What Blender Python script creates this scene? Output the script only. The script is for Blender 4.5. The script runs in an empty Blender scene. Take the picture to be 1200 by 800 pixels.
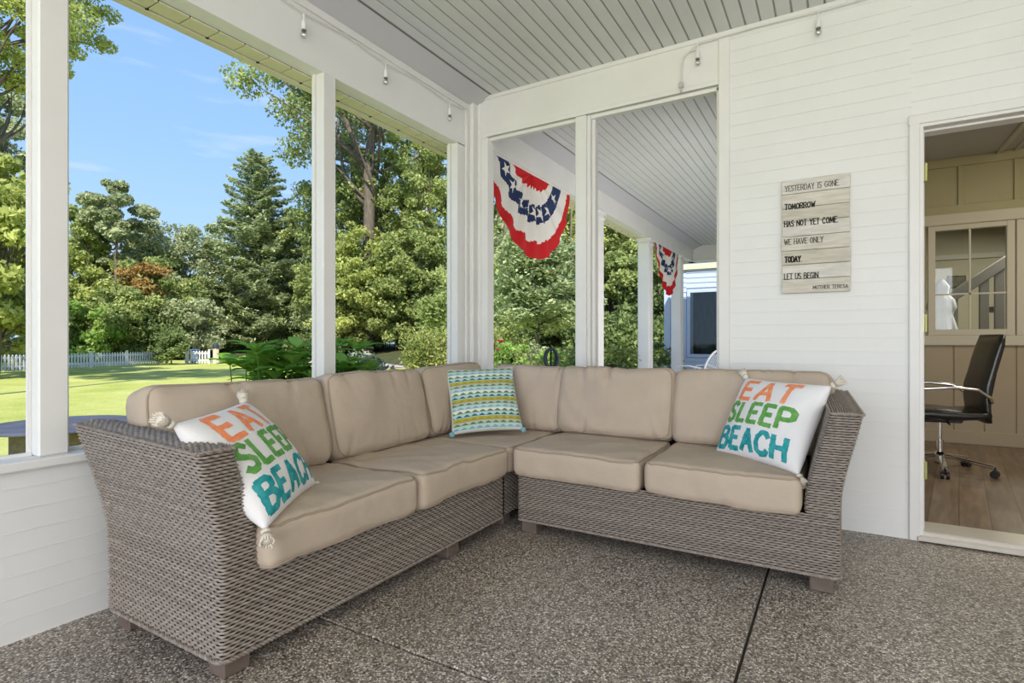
import bpy, math, random
import numpy as np
from mathutils import Vector, Matrix
PI = math.pi
random.seed(7)
rng = np.random.default_rng(7)
scn = bpy.context.scene
C = scn.collection

# ---------------------------------------------------------------- camera
CAMZ = 1.03
YAW = math.atan(380 / 642.)
FW = (-math.sin(YAW), math.cos(YAW)); RT = (math.cos(YAW), math.sin(YAW))
cam = bpy.data.cameras.new('camera'); cam.lens = 642. / 1200 * 36; cam.sensor_width = 36
cam.clip_start = 0.02; cam.clip_end = 400
camo = bpy.data.objects.new('camera', cam); C.objects.link(camo)
camo.location = (0, 0, CAMZ); camo.rotation_euler = (PI / 2, 0, YAW)
scn.camera = camo

# ---------------------------------------------------------------- sky, sun, light, exposure
scn.view_settings.view_transform = 'Standard'; scn.view_settings.look = 'None'
scn.view_settings.gamma = 1; scn.view_settings.use_curve_mapping = False
scn.view_settings.exposure = 0.75
SKY = .68; SUN = 4.0; FILL = 108; SIDE = 13; FAR = 44
w = bpy.data.worlds.new('sky'); scn.world = w; w.use_nodes = True
nt = w.node_tree; N = nt.nodes; L = nt.links
for n in list(N): N.remove(n)
out = N.new('ShaderNodeOutputWorld'); bg = N.new('ShaderNodeBackground'); bg.inputs[1].default_value = SKY
tc = N.new('ShaderNodeTexCoord'); sp = N.new('ShaderNodeSeparateXYZ'); L.new(tc.outputs['Generated'], sp.inputs[0])
cr = N.new('ShaderNodeValToRGB'); L.new(sp.outputs['Z'], cr.inputs[0])
e = cr.color_ramp.elements
e[0].position = 0.0; e[0].color = (.52, .74, .98, 1)
e[1].position = 1.0; e[1].color = (.16, .33, .80, 1)
for p, c in ((.12, (.46, .69, .98, 1)), (.3, (.34, .58, .97, 1)), (.55, (.25, .46, .92, 1))):
    x = e.new(p); x.color = c
mp = N.new('ShaderNodeMapping'); mp.inputs['Scale'].default_value = (2.2, 2.2, 15); L.new(tc.outputs['Generated'], mp.inputs[0])
nz = N.new('ShaderNodeTexNoise'); nz.inputs['Scale'].default_value = 1.6; nz.inputs['Detail'].default_value = 7; L.new(mp.outputs[0], nz.inputs[0])
r2 = N.new('ShaderNodeValToRGB'); r2.color_ramp.elements[0].position = .53; r2.color_ramp.elements[1].position = .82
L.new(nz.outputs[0], r2.inputs[0])
mu = N.new('ShaderNodeMath'); mu.operation = 'MULTIPLY'; mu.inputs[1].default_value = .8; L.new(r2.outputs[0], mu.inputs[0])
mx = N.new('ShaderNodeMix'); mx.data_type = 'RGBA'; L.new(mu.outputs[0], mx.inputs[0]); L.new(cr.outputs[0], mx.inputs[6])
mx.inputs[7].default_value = (.86, .9, .96, 1)
L.new(mx.outputs[2], bg.inputs[0]); L.new(bg.outputs[0], out.inputs[0])
sun = bpy.data.lights.new('sun', 'SUN'); sun.energy = SUN; sun.angle = math.radians(1.0); sun.color = (1, .95, .84)
suno = bpy.data.objects.new('sun', sun); C.objects.link(suno)
suno.rotation_euler = Vector((.42, -.62, .78)).to_track_quat('Z', 'Y').to_euler()

def area(name, loc, target, sx, sy, power, col=(1, .965, .965)):
    l = bpy.data.lights.new(name, 'AREA'); l.shape = 'RECTANGLE'; l.size = sx; l.size_y = sy; l.energy = power; l.color = col
    o = bpy.data.objects.new(name, l); C.objects.link(o); o.location = loc
    o.rotation_euler = (Vector(target) - Vector(loc)).to_track_quat('-Z', 'Y').to_euler()
    return o
area('fill_rear', (0.4, -3.2, 1.5), (-.6, 3.5, 1.3), 5.0, 2.6, FILL)  # added fill lamp behind the camera, stands in for daylight
area('fill_side', (2.9, 0.2, 1.7), (-2.4, 1.6, 1.2), 3.6, 2.0, SIDE)  # added fill lamp before the solid right wall, lifts the porch interior
area('fill_far_porch', (-.64, 7.4, 1.3), (-2.5, 7.6, 1.9), 5.5, 2.0, FAR)  # unseen lamp added to brighten the far porch
area('fill_office', (2.2, 5.0, 2.75), (2.0, 5.4, 0), 1.2, 1.2, 21, (1, .86, .68))  # added lamp to brighten the office, no ceiling fixture here
area('fill_far_room', (2.0, 8.6, 2.6), (1.6, 8.6, 0), 1.0, 1.0, 30, (1, .93, .8))  # added lamp brightening the room past the interior window

# ---------------------------------------------------------------- helpers
def at(px, D, py=400):
    u = (px - 600) / 642.; v = (400 - py) / 642.
    return Vector((D * (FW[0] + u * RT[0]), D * (FW[1] + u * RT[1]), CAMZ + D * v))

_m = {}
def mat(name, col, rough=.6, metal=0., col2=None, nscale=20., bump=0., bscale=None, rand=0., spec=.3, stretch=None, detail=4, trans=0., ndist=.5):
    if name in _m: return _m[name]
    m = bpy.data.materials.new(name); m.use_nodes = True
    nt = m.node_tree; N = nt.nodes; L = nt.links; b = N['Principled BSDF']
    b.inputs['Base Color'].default_value = (*col, 1); b.inputs['Roughness'].default_value = rough
    b.inputs['Metallic'].default_value = metal; b.inputs['Specular IOR Level'].default_value = spec
    if col2 is not None or bump or rand:
        tc = N.new('ShaderNodeTexCoord'); mp = N.new('ShaderNodeMapping'); L.new(tc.outputs['Object'], mp.inputs[0])
        if stretch: mp.inputs['Scale'].default_value = stretch
        cur = None
        if col2 is not None:
            n = N.new('ShaderNodeTexNoise'); n.inputs['Scale'].default_value = nscale; n.inputs['Detail'].default_value = detail
            L.new(mp.outputs[0], n.inputs[0])
            r = N.new('ShaderNodeValToRGB'); r.color_ramp.elements[0].position = .5 - ndist * .4; r.color_ramp.elements[1].position = .5 + ndist * .4
            r.color_ramp.elements[0].color = (*col, 1); r.color_ramp.elements[1].color = (*col2, 1)
            L.new(n.outputs[0], r.inputs[0]); cur = r.outputs[0]
        if rand:
            g = N.new('ShaderNodeNewGeometry'); hs = N.new('ShaderNodeHueSaturation')
            mr = N.new('ShaderNodeMapRange'); mr.inputs[3].default_value = 1 - rand; mr.inputs[4].default_value = 1 + rand
            L.new(g.outputs['Random Per Island'], mr.inputs[0]); L.new(mr.outputs[0], hs.inputs['Value'])
            if cur: L.new(cur, hs.inputs['Color'])
            else: hs.inputs['Color'].default_value = (*col, 1)
            cur = hs.outputs[0]
        if cur: L.new(cur, b.inputs['Base Color'])
        if bump:
            n2 = N.new('ShaderNodeTexNoise'); n2.inputs['Scale'].default_value = bscale or nscale; n2.inputs['Detail'].default_value = 5
            L.new(mp.outputs[0], n2.inputs[0])
            bp = N.new('ShaderNodeBump'); bp.inputs['Strength'].default_value = bump; bp.inputs['Distance'].default_value = .01
            L.new(n2.outputs[0], bp.inputs['Height']); L.new(bp.outputs[0], b.inputs['Normal'])
    _m[name] = m
    return m

def leafmat(name, c1, c2, trans=.35, var=.35):
    """leaf surface: colour varies leaf by leaf between two greens, light passes through"""
    if name in _m: return _m[name]
    m = bpy.data.materials.new(name); m.use_nodes = True
    nt = m.node_tree; N = nt.nodes; L = nt.links
    for n in list(N): N.remove(n)
    o = N.new('ShaderNodeOutputMaterial'); d = N.new('ShaderNodeBsdfDiffuse'); t = N.new('ShaderNodeBsdfTranslucent'); ms = N.new('ShaderNodeMixShader')
    g = N.new('ShaderNodeNewGeometry'); r = N.new('ShaderNodeValToRGB')
    r.color_ramp.elements[0].color = (*c1, 1); r.color_ramp.elements[1].color = (*c2, 1)
    x = r.color_ramp.elements.new(.5); x.color = (*[(a + b) / 2 * (1 - var * .3) for a, b in zip(c1, c2)], 1)
    tc = N.new('ShaderNodeTexCoord'); nz = N.new('ShaderNodeTexNoise'); nz.inputs['Scale'].default_value = .55; nz.inputs['Detail'].default_value = 3
    L.new(tc.outputs['Object'], nz.inputs[0])
    ad = N.new('ShaderNodeMath'); ad.operation = 'MULTIPLY_ADD'; ad.inputs[1].default_value = .62; ad.use_clamp = True
    sb = N.new('ShaderNodeMath'); sb.operation = 'MULTIPLY_ADD'; sb.inputs[1].default_value = 1.5; sb.inputs[2].default_value = -.56
    L.new(nz.outputs[0], sb.inputs[0]); L.new(g.outputs['Random Per Island'], ad.inputs[0]); L.new(sb.outputs[0], ad.inputs[2])
    L.new(ad.outputs[0], r.inputs[0]); L.new(r.outputs[0], d.inputs[0]); L.new(r.outputs[0], t.inputs[0])
    ms.inputs[0].default_value = trans; L.new(d.outputs[0], ms.inputs[1]); L.new(t.outputs[0], ms.inputs[2]); L.new(ms.outputs[0], o.inputs[0])
    _m[name] = m
    return m

def tag(o, label=None, cat=None, group=None, kind=None):
    if label: o['label'] = label
    if cat: o['category'] = cat
    if group: o['group'] = group
    if kind: o['kind'] = kind
    return o

def thing(name, label, cat, loc=(0, 0, 0), rotz=0, group=None, kind=None):
    o = bpy.data.objects.new(name, None); C.objects.link(o); o.empty_display_size = .1
    o.location = loc; o.rotation_euler = (0, 0, rotz)
    return tag(o, label, cat, group, kind)

class MB:
    def __init__(s): s.v = []; s.f = []; s.m = []
    def add(s, vs, fs, mi=0):
        b = len(s.v); s.v += [tuple(p) for p in vs]; s.f += [tuple(i + b for i in f) for f in fs]; s.m += [mi] * len(fs)
        return s
    def box(s, a, b, mi=0, M=None, bev=0.):
        x0, y0, z0 = [min(p, q) for p, q in zip(a, b)]; x1, y1, z1 = [max(p, q) for p, q in zip(a, b)]
        if bev <= 0:
            vs = [Vector((x, y, z)) for z in (z0, z1) for x, y in ((x0, y0), (x1, y0), (x1, y1), (x0, y1))]
            fs = [(3, 2, 1, 0), (4, 5, 6, 7), (0, 1, 5, 4), (1, 2, 6, 5), (2, 3, 7, 6), (3, 0, 4, 7)]
        else:
            r = min(bev, (x1 - x0) * .45, (y1 - y0) * .45, (z1 - z0) * .45); vs = []; fs = []
            idx = {}
            for i, x in enumerate((x0, x1)):
                for j, y in enumerate((y0, y1)):
                    for k, z in enumerate((z0, z1)):
                        dx = r if i == 0 else -r; dy = r if j == 0 else -r; dz = r if k == 0 else -r
                        idx[i, j, k, 0] = len(vs); vs.append(Vector((x, y + dy, z + dz)))
                        idx[i, j, k, 1] = len(vs); vs.append(Vector((x + dx, y, z + dz)))
                        idx[i, j, k, 2] = len(vs); vs.append(Vector((x + dx, y + dy, z)))
            I = idx
            def F(*q):
                p = [vs[t] for t in q]; n = (p[1] - p[0]).cross(p[2] - p[0]); c = sum(p, Vector()) / len(p) - Vector(((x0 + x1) / 2, (y0 + y1) / 2, (z0 + z1) / 2))
                fs.append(q if n.dot(c) > 0 else q[::-1])
            for i in (0, 1):
                F(I[i, 0, 0, 0], I[i, 1, 0, 0], I[i, 1, 1, 0], I[i, 0, 1, 0])
                F(I[0, i, 0, 1], I[1, i, 0, 1], I[1, i, 1, 1], I[0, i, 1, 1])
                F(I[0, 0, i, 2], I[1, 0, i, 2], I[1, 1, i, 2], I[0, 1, i, 2])
                for j in (0, 1):
                    F(I[i, j, 0, 0], I[i, j, 1, 0], I[i, j, 1, 1], I[i, j, 0, 1])
                    F(I[i, 0, j, 0], I[i, 1, j, 0], I[i, 1, j, 2], I[i, 0, j, 2])
                    F(I[0, i, j, 1], I[1, i, j, 1], I[1, i, j, 2], I[0, i, j, 2])
                    for k in (0, 1): F(I[i, j, k, 0], I[i, j, k, 1], I[i, j, k, 2])
        if M is not None: vs = [M @ p for p in vs]
        return s.add(vs, fs, mi)
    def bar(s, p, q, wd, th, mi=0, up=(0, 0, 1), bev=0.):
        p = Vector(p); q = Vector(q); d = (q - p); ln = d.length; d.normalize(); up = Vector(up)
        x = d.cross(up)
        if x.length < 1e-4: x = d.cross(Vector((1, 0, 0)))
        x.normalize(); y = x.cross(d)
        M = Matrix((x, y, d)).transposed().to_4x4(); M.translation = p
        return s.box((-wd / 2, -th / 2, 0), (wd / 2, th / 2, ln), mi, M, bev)
    def tube(s, pts, r, n=8, mi=0, cap=True, closed=False):
        pts = [Vector(p) for p in pts]; k = len(pts); rs = r if isinstance(r, (list, tuple)) else [r] * k
        vs = []; fs = []; prev = None
        for i, p in enumerate(pts):
            if closed: d = pts[(i + 1) % k] - pts[i - 1]
            else: d = pts[min(i + 1, k - 1)] - pts[max(i - 1, 0)]
            if d.length < 1e-9: d = Vector((0, 0, 1))
            d.normalize()
            if prev is None:
                a = Vector((0, 0, 1)) if abs(d.z) < .9 else Vector((1, 0, 0))
                x = d.cross(a).normalized()
            else: x = (prev - d * prev.dot(d)).normalized()
            prev = x; y = d.cross(x)
            for j in range(n):
                t = 2 * PI * j / n; vs.append(p + (x * math.cos(t) + y * math.sin(t)) * rs[i])
        for i in range(k if closed else k - 1):
            for j in range(n):
                a = i * n + j; b = i * n + (j + 1) % n; i2 = (i + 1) % k
                fs.append((a, b, i2 * n + (j + 1) % n, i2 * n + j))
        if cap and not closed: fs += [tuple(range(n))[::-1], tuple(range((k - 1) * n, k * n))]
        return s.add(vs, fs, mi)
    def lathe(s, prof, n=24, mi=0, c=(0, 0, 0), M=None):
        vs = []; fs = []; k = len(prof); c = Vector(c)
        for r, z in prof:
            for j in range(n):
                t = 2 * PI * j / n; vs.append(Vector((r * math.cos(t), r * math.sin(t), z)) + c)
        for i in range(k - 1):
            for j in range(n):
                j2 = (j + 1) % n; fs.append((i * n + j, i * n + j2, (i + 1) * n + j2, (i + 1) * n + j))
        fs += [tuple(range(n))[::-1], tuple(range((k - 1) * n, k * n))]
        if M is not None: vs = [M @ p for p in vs]
        return s.add(vs, fs, mi)
    def grid(s, fn, nu, nv, mi=0, mfn=None):
        vs = [Vector(fn(i / nu, j / nv)) for j in range(nv + 1) for i in range(nu + 1)]; b = len(s.v); s.v += [tuple(p) for p in vs]
        for j in range(nv):
            for i in range(nu):
                a = b + j * (nu + 1) + i; s.f.append((a, a + 1, a + nu + 2, a + nu + 1)); s.m.append(mfn((i + .5) / nu, (j + .5) / nv) if mfn else mi)
        return s
    def prism(s, poly, d0, d1, axis='y', mi=0):
        """poly of 2-D points extruded along an axis"""
        def P(a, b, d): return {'x': (d, a, b), 'y': (a, d, b), 'z': (a, b, d)}[axis]
        n = len(poly); vs = [P(a, b, d0) for a, b in poly] + [P(a, b, d1) for a, b in poly]
        fs = [tuple(range(n))[::-1], tuple(range(n, 2 * n))] + [(i, (i + 1) % n, n + (i + 1) % n, n + i) for i in range(n)]
        return s.add(vs, fs, mi)
    def build(s, name, mats, parent=None, smooth=False, label=None, kind=None, angle=None):
        me = bpy.data.meshes.new(name); me.from_pydata(s.v, [], s.f)
        if not isinstance(mats, (list, tuple)): mats = [mats]
        for m in mats: me.materials.append(m)
        if len(mats) > 1: me.polygons.foreach_set('material_index', s.m)
        if smooth: me.polygons.foreach_set('use_smooth', [True] * len(me.polygons))
        me.update(); me.validate()
        o = bpy.data.objects.new(name, me); C.objects.link(o)
        if parent is not None: o.parent = parent
        if label: o['label'] = label
        if kind: o['kind'] = kind
        if smooth and angle:
            try: me.set_sharp_from_angle(angle=math.radians(angle))
            except Exception: pass
        return o

def recalc(o):
    import bmesh
    bm = bmesh.new(); bm.from_mesh(o.data); bmesh.ops.recalc_face_normals(bm, faces=bm.faces); bm.to_mesh(o.data); bm.free(); return o

def copy_tree(o, parent=None):
    c = o.copy(); C.objects.link(c)
    if parent is not None: c.parent = parent
    for ch in list(o.children): copy_tree(ch, c)
    return c

# ---------------------------------------------------------------- materials
WHITE = mat('white_paint', (.80, .79, .77), .45, col2=(.75, .74, .72), nscale=3, spec=.35)
SIDING = mat('white_siding_paint', (.80, .80, .785), .5, col2=(.76, .76, .745), nscale=2.5, bump=.05, bscale=60)
CEIL = mat('pale_grey_beadboard_paint', (.66, .67, .665), .38, col2=(.70, .71, .705), nscale=4)
CEILP = mat('grey_ceiling_trim_paint', (.56, .56, .57), .4)
GROOVE = mat('beadboard_groove', (.36, .37, .36), .8)
SOFFIT = mat('cream_vinyl_soffit', (.72, .70, .50), .5, col2=(.68, .66, .46), nscale=8)
DARK = mat('dark_gap', (.03, .03, .03), .9)
JOINT = mat('floor_joint', (.05, .045, .04), .95)
BLUESIDE = mat('pale_blue_siding_paint', (.50, .57, .74), .5)
BRASS = mat('brass_hinge', (.55, .55, .25), .35, .6)

def floor_material():
    m = bpy.data.materials.new('exposed_aggregate_concrete'); m.use_nodes = True
    nt = m.node_tree; N = nt.nodes; L = nt.links; b = N['Principled BSDF']
    tc = N.new('ShaderNodeTexCoord')
    v = N.new('ShaderNodeTexVoronoi'); v.inputs['Scale'].default_value = 165; v.inputs['Randomness'].default_value = 1; L.new(tc.outputs['Object'], v.inputs[0])
    r = N.new('ShaderNodeValToRGB'); el = r.color_ramp.elements
    el[0].position = 0; el[0].color = (.09, .08, .07, 1); el[1].position = 1; el[1].color = (.95, .91, .86, 1)
    for p, c in ((.22, (.215, .195, .172, 1)), (.5, (.37, .335, .30, 1)), (.78, (.55, .51, .465, 1))): x = el.new(p); x.color = c
    sc = N.new('ShaderNodeSeparateColor'); L.new(v.outputs['Color'], sc.inputs[0]); L.new(sc.outputs[0], r.inputs[0])
    r3 = N.new('ShaderNodeValToRGB'); r3.color_ramp.elements[0].position = .42; r3.color_ramp.elements[1].position = .62
    r3.color_ramp.elements[0].color = (1, 1, 1, 1); r3.color_ramp.elements[1].color = (.55, .52, .48, 1)
    L.new(v.outputs['Distance'], r3.inputs[0])
    n = N.new('ShaderNodeTexNoise'); n.inputs['Scale'].default_value = 1.3; n.inputs['Detail'].default_value = 4; L.new(tc.outputs['Object'], n.inputs[0])
    r2 = N.new('ShaderNodeValToRGB'); r2.color_ramp.elements[0].position = .3; r2.color_ramp.elements[1].position = .7
    r2.color_ramp.elements[0].color = (.85, .83, .8, 1); r2.color_ramp.elements[1].color = (1.15, 1.12, 1.1, 1); L.new(n.outputs[0], r2.inputs[0])
    m1 = N.new('ShaderNodeMix'); m1.data_type = 'RGBA'; m1.blend_type = 'MULTIPLY'; m1.inputs[0].default_value = 1; L.new(r.outputs[0], m1.inputs[6]); L.new(r3.outputs[0], m1.inputs[7])
    m2 = N.new('ShaderNodeMix'); m2.data_type = 'RGBA'; m2.blend_type = 'MULTIPLY'; m2.inputs[0].default_value = 1; L.new(m1.outputs[2], m2.inputs[6]); L.new(r2.outputs[0], m2.inputs[7])
    L.new(m2.outputs[2], b.inputs['Base Color']); b.inputs['Roughness'].default_value = .38; b.inputs['Specular IOR Level'].default_value = .42
    bp = N.new('ShaderNodeBump'); bp.inputs['Strength'].default_value = .35; bp.inputs['Distance'].default_value = .004; bp.invert = True
    L.new(v.outputs['Distance'], bp.inputs['Height']); L.new(bp.outputs[0], b.inputs['Normal'])
    return m
FLOOR = floor_material()

# ---------------------------------------------------------------- porch shell
LX = -2.427; BY = 3.515; CZ = 2.905; HL = 2.51; HB = 2.595; SILL = .62
def structure(mb, name, m, parent=None, **k):
    o = mb.build(name, m, parent, **k)
    if parent is None: o['kind'] = 'structure'
    return o
# floor slabs with saw-cut joints
mb = MB(); g = .005
xs = [-2.62, -.265, 3.3]; ys = [-3.6, 1.395, 3.66, 5.9, 8.3, 11.2]
for i in range(2):
    for j in range(5):
        mb.box((xs[i] + g, ys[j] + g, -.12), (xs[i + 1] - g, ys[j + 1] - g, 0), 0, bev=.004)
mb.box((-2.62, -3.6, -.5), (3.3, 11.2, -.012), 1)
structure(mb, 'floor', [FLOOR, JOINT])

def siding(mb, p0, p1, z0, z1, n, exp=.075, lap=.0035, th=.012):
    """bevelled boards between plan points p0, p1; n = outward normal (2-D)"""
    p0 = Vector((*p0, 0)); p1 = Vector((*p1, 0)); n = Vector((*n, 0)); z = z0
    while z < z1 - 1e-4:
        zt = min(z + exp, z1); q = []
        for P in (p0, p1):
            q += [P - n * th + Vector((0, 0, z)), P + n * lap + Vector((0, 0, z)), P + n * (lap - .001) + Vector((0, 0, z + .004)), P + n * 0 + Vector((0, 0, zt)), P - n * th + Vector((0, 0, zt))]
        mb.add(q, [(0, 1, 2, 3, 4)[::-1], (5, 6, 7, 8, 9), (0, 5, 6, 1), (1, 6, 7, 2), (2, 7, 8, 3), (3, 8, 9, 4), (4, 9, 5, 0)])
        z = zt
# left wall: knee wall, sill, posts, header
mb = MB(); mb.box((LX - .11, -3.6, -.4), (LX - .012, 3.62, .585), 0); siding(mb, (LX, -3.6), (LX, 3.5), 0.0, .585, (1, 0)); siding(mb, (LX - .12, -3.6), (LX - .12, 3.5), -.4, .585, (-1, 0))
mb.box((LX - .10, -3.6, HL), (LX, 3.52, CZ), 0)
wl = recalc(structure(mb, 'wall_left', SIDING))
mb = MB(); mb.box((LX - .15, -3.6, .585), (LX + .035, 3.5, SILL), 0, bev=.006); structure(mb, 'trim_1', WHITE)
n_t = 2
for k in range(-3, 3):
    y = .86 + 1.25 * k
    mb = MB(); mb.box((LX - .10, y - .046, SILL), (LX - .002, y + .046, HL + .02), 0, bev=.006)
    structure(mb, 'trim_%d' % n_t, WHITE); n_t += 1
# stops round the left openings
for y0, y1 in ((.906, 2.064), (2.156, 3.30), (-.344, .814)):
    mb = MB()
    mb.box((LX - .075, y0 + .001, SILL + .0005), (LX - .055, y1 - .001, SILL + .012), 0)
    mb.box((LX - .073, y0 + .001, SILL + .0125), (LX - .057, y0 + .012, HL), 0); mb.box((LX - .073, y1 - .012, SILL + .0125), (LX - .057, y1 - .001, HL), 0)
    structure(mb, 'trim_%d' % n_t, WHITE); n_t += 1
# header face moulding + cove strip along the ceiling, left side
mb = MB(); mb.box((LX, -3.6, 2.795), (LX + .018, 3.5, 2.835), 0, bev=.004)
mb.add([(LX, -3.6, 2.83), (LX + .16, -3.6, CZ), (LX, -3.6, CZ), (LX, 3.51, 2.83), (LX + .16, 3.51, CZ), (LX, 3.51, CZ)], [(0, 1, 4, 3), (0, 2, 1), (3, 4, 5)], 1)
structure(mb, 'trim_%d' % n_t, [WHITE, CEILP]); n_t += 1
# corner post
mb = MB()
mb.box((LX - .10, 3.302, SILL), (LX - .0, 3.40, HL + .01), 0, bev=.004)
mb.box((LX - .10, 3.40, 0), (LX + .015, 3.62, CZ), 0, bev=.004)
mb.box((LX + .01, 3.44, 0), (LX + .045, 3.60, CZ), 0, bev=.008)
mb.box((LX + .04, 3.505, 0), (LX + .07, 3.60, CZ), 0, bev=.006)
mb.box((LX + .06, 3.52, 0), (-2.301, 3.61, HB + .01), 0, bev=.004)
structure(mb, 'trim_%d' % n_t, WHITE); n_t += 1
# back wall with two openings, siding and doorway
mb = MB()
mb.box((LX, BY + .012, -.05), (-.555, BY + .11, SILL - .03), 0)
mb.box((LX + .05, BY, HB), (-.56, BY + .11, CZ), 1)
mb.box((-.60, BY + .012, 0), (.37, BY + .13, CZ), 0)
mb.box((.37, BY + .012, 2.17), (1.5, BY + .13, CZ), 0); mb.box((1.5, BY + .012, 0), (3.3, BY + .13, CZ), 0)
siding(mb, (LX, BY), (-.56, BY), 0, SILL - .03, (0, -1))
siding(mb, (-.555, BY), (.335, BY), 0, CZ, (0, -1)); siding(mb, (.335, BY), (1.56, BY), 2.2, CZ, (0, -1)); siding(mb, (1.56, BY), (3.3, BY), 0, CZ, (0, -1))
recalc(structure(mb, 'wall_back', [SIDING, WHITE]))
mb = MB(); mb.box((LX, BY - .03, SILL - .03), (-.6, BY + .14, SILL), 0, bev=.005); structure(mb, 'trim_%d' % n_t, WHITE); n_t += 1
# mullion and right jamb of the back opening
mb = MB(); mb.box((-1.568, BY - .001, SILL), (-1.485, BY + .11, HB), 0, bev=.004); mb.box((-1.49, BY + .02, SILL), (-1.462, BY + .11, HB), 0, bev=.003); mb.box((-1.47, BY + .055, SILL), (-1.441, BY + .11, HB), 0, bev=.003)
structure(mb, 'trim_%d' % n_t, WHITE); n_t += 1
mb = MB(); mb.box((-.617, BY - .012, 0), (-.553, BY + .125, CZ - .02), 0, bev=.004); mb.box((-.635, BY + .03, SILL), (-.61, BY + .11, HB), 0, bev=.003)
structure(mb, 'trim_%d' % n_t, WHITE); n_t += 1
mb = MB()   # stop along the head of the back opening and top cornice
mb.box((-2.31, BY + .03, HB - .022), (-.61, BY + .07, HB + .005), 0); mb.box((-2.31, BY - .006, HB - .0), (-.61, BY + .01, HB + .03), 0, bev=.003)
mb.box((-2.32, BY - .014, CZ - .028), (3.3, BY + .01, CZ + .003), 0, bev=.004)
structure(mb, 'trim_%d' % n_t, WHITE); n_t += 1

# ceiling: beadboard, grooves run along Y, continues over the far porch
mb = MB(); pitch = .0815; x = LX + .17
mb.box((LX - .10, -3.9, CZ + .006), (3.6, 11.3, CZ + .10), 1)
while x < 3.3:
    mb.box((x + .006, -3.7, CZ), (x + pitch - .004, BY + .01, CZ + .012), 0, bev=.003)
    if x < -.45: mb.box((x + .006, BY + .1, CZ), (x + pitch - .004, 11.3, CZ + .012), 0, bev=.003)
    x += pitch
structure(mb, 'ceiling', [CEIL, GROOVE])
# roof slab and overhang
mb = MB(); mb.box((LX - .25, -4.0, CZ + .1), (4.4, 11.6, CZ + .22), 0); structure(mb, 'roof', mat('roof_shingle', (.12, .12, .12), .9))
# soffit and fascia, near part and far part
for nm, z, y0, y1 in (('soffit', 2.502, -4.0, 3.6), ('soffit', 2.60, 3.6, 11.3)):
    mb = MB(); y = y0
    while y < y1 - .01:
        ye = min(y + .135, y1); mb.box((LX - .196, y + .003, z), (LX - .104, ye - .003, z + .012), 0, bev=.001); y = ye
    mb.box((LX - .2, y0, z + .008), (LX - .10, y1, z + .02), 1)
    mb.box((LX - .26, y0, z - .004), (LX - .206, y1, z + .14), 0, bev=.004)
    y = y0 + .135
    while y < y1: mb.box((LX - .21, y - .006, z - .002), (LX - .194, y + .006, z + .01), 1); y += .27
    mb.box((LX - .255, y0, z + .13), (LX - .12, y1, z + .42), 0)
    structure(mb, nm, [SOFFIT, DARK])
# walls not in view that close the porch: right wall
mb = MB(); mb.box((3.3, -3.6, -.4), (3.42, 3.6, CZ + .1), 0); siding(mb, (3.3, -3.6), (3.3, 3.5), 0, CZ, (-1, 0)); recalc(structure(mb, 'wall_right', SIDING))

# doorway
mb = MB()
mb.box((.325, BY - .02, 0), (.372, BY + .005, 2.16), 0, bev=.004)
mb.box((.322, BY - .022, 2.15), (1.563, BY + .003, 2.20), 0, bev=.004)
mb.box((.366, BY - .012, .03), (.387, BY + .14, 2.155), 0, bev=.003); mb.box((.368, BY - .010, 2.135), (1.5, BY + .138, 2.157), 0, bev=.003)
mb.box((.385, BY + .05, .03), (.397, BY + .14, 2.145), 0, bev=.002); mb.box((.386, BY + .052, 2.125), (1.5, BY + .137, 2.1375), 0, bev=.002)
mb.box((1.49, BY - .02, 0), (1.56, BY + .14, 2.2), 0, bev=.004)
df = structure(mb, 'door_1', WHITE)
mb = MB(); mb.box((.36, BY - .03, .006), (1.52, BY + .02, .03), 0, bev=.003); mb.box((.36, BY + .0, .02), (1.52, BY + .20, .052), 0, bev=.006)
mb.build('threshold', mat('aluminium_threshold', (.62, .58, .52), .35, .3), df)
for z in (.32, 1.08, 1.86):
    mb = MB(); mb.box((.384, BY + .012, z), (.399, BY + .05, z + .09), 0); mb.tube([(.398, BY + .01, z), (.398, BY + .01, z + .09)], .006); mb.build('hinge', BRASS, df)

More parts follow.
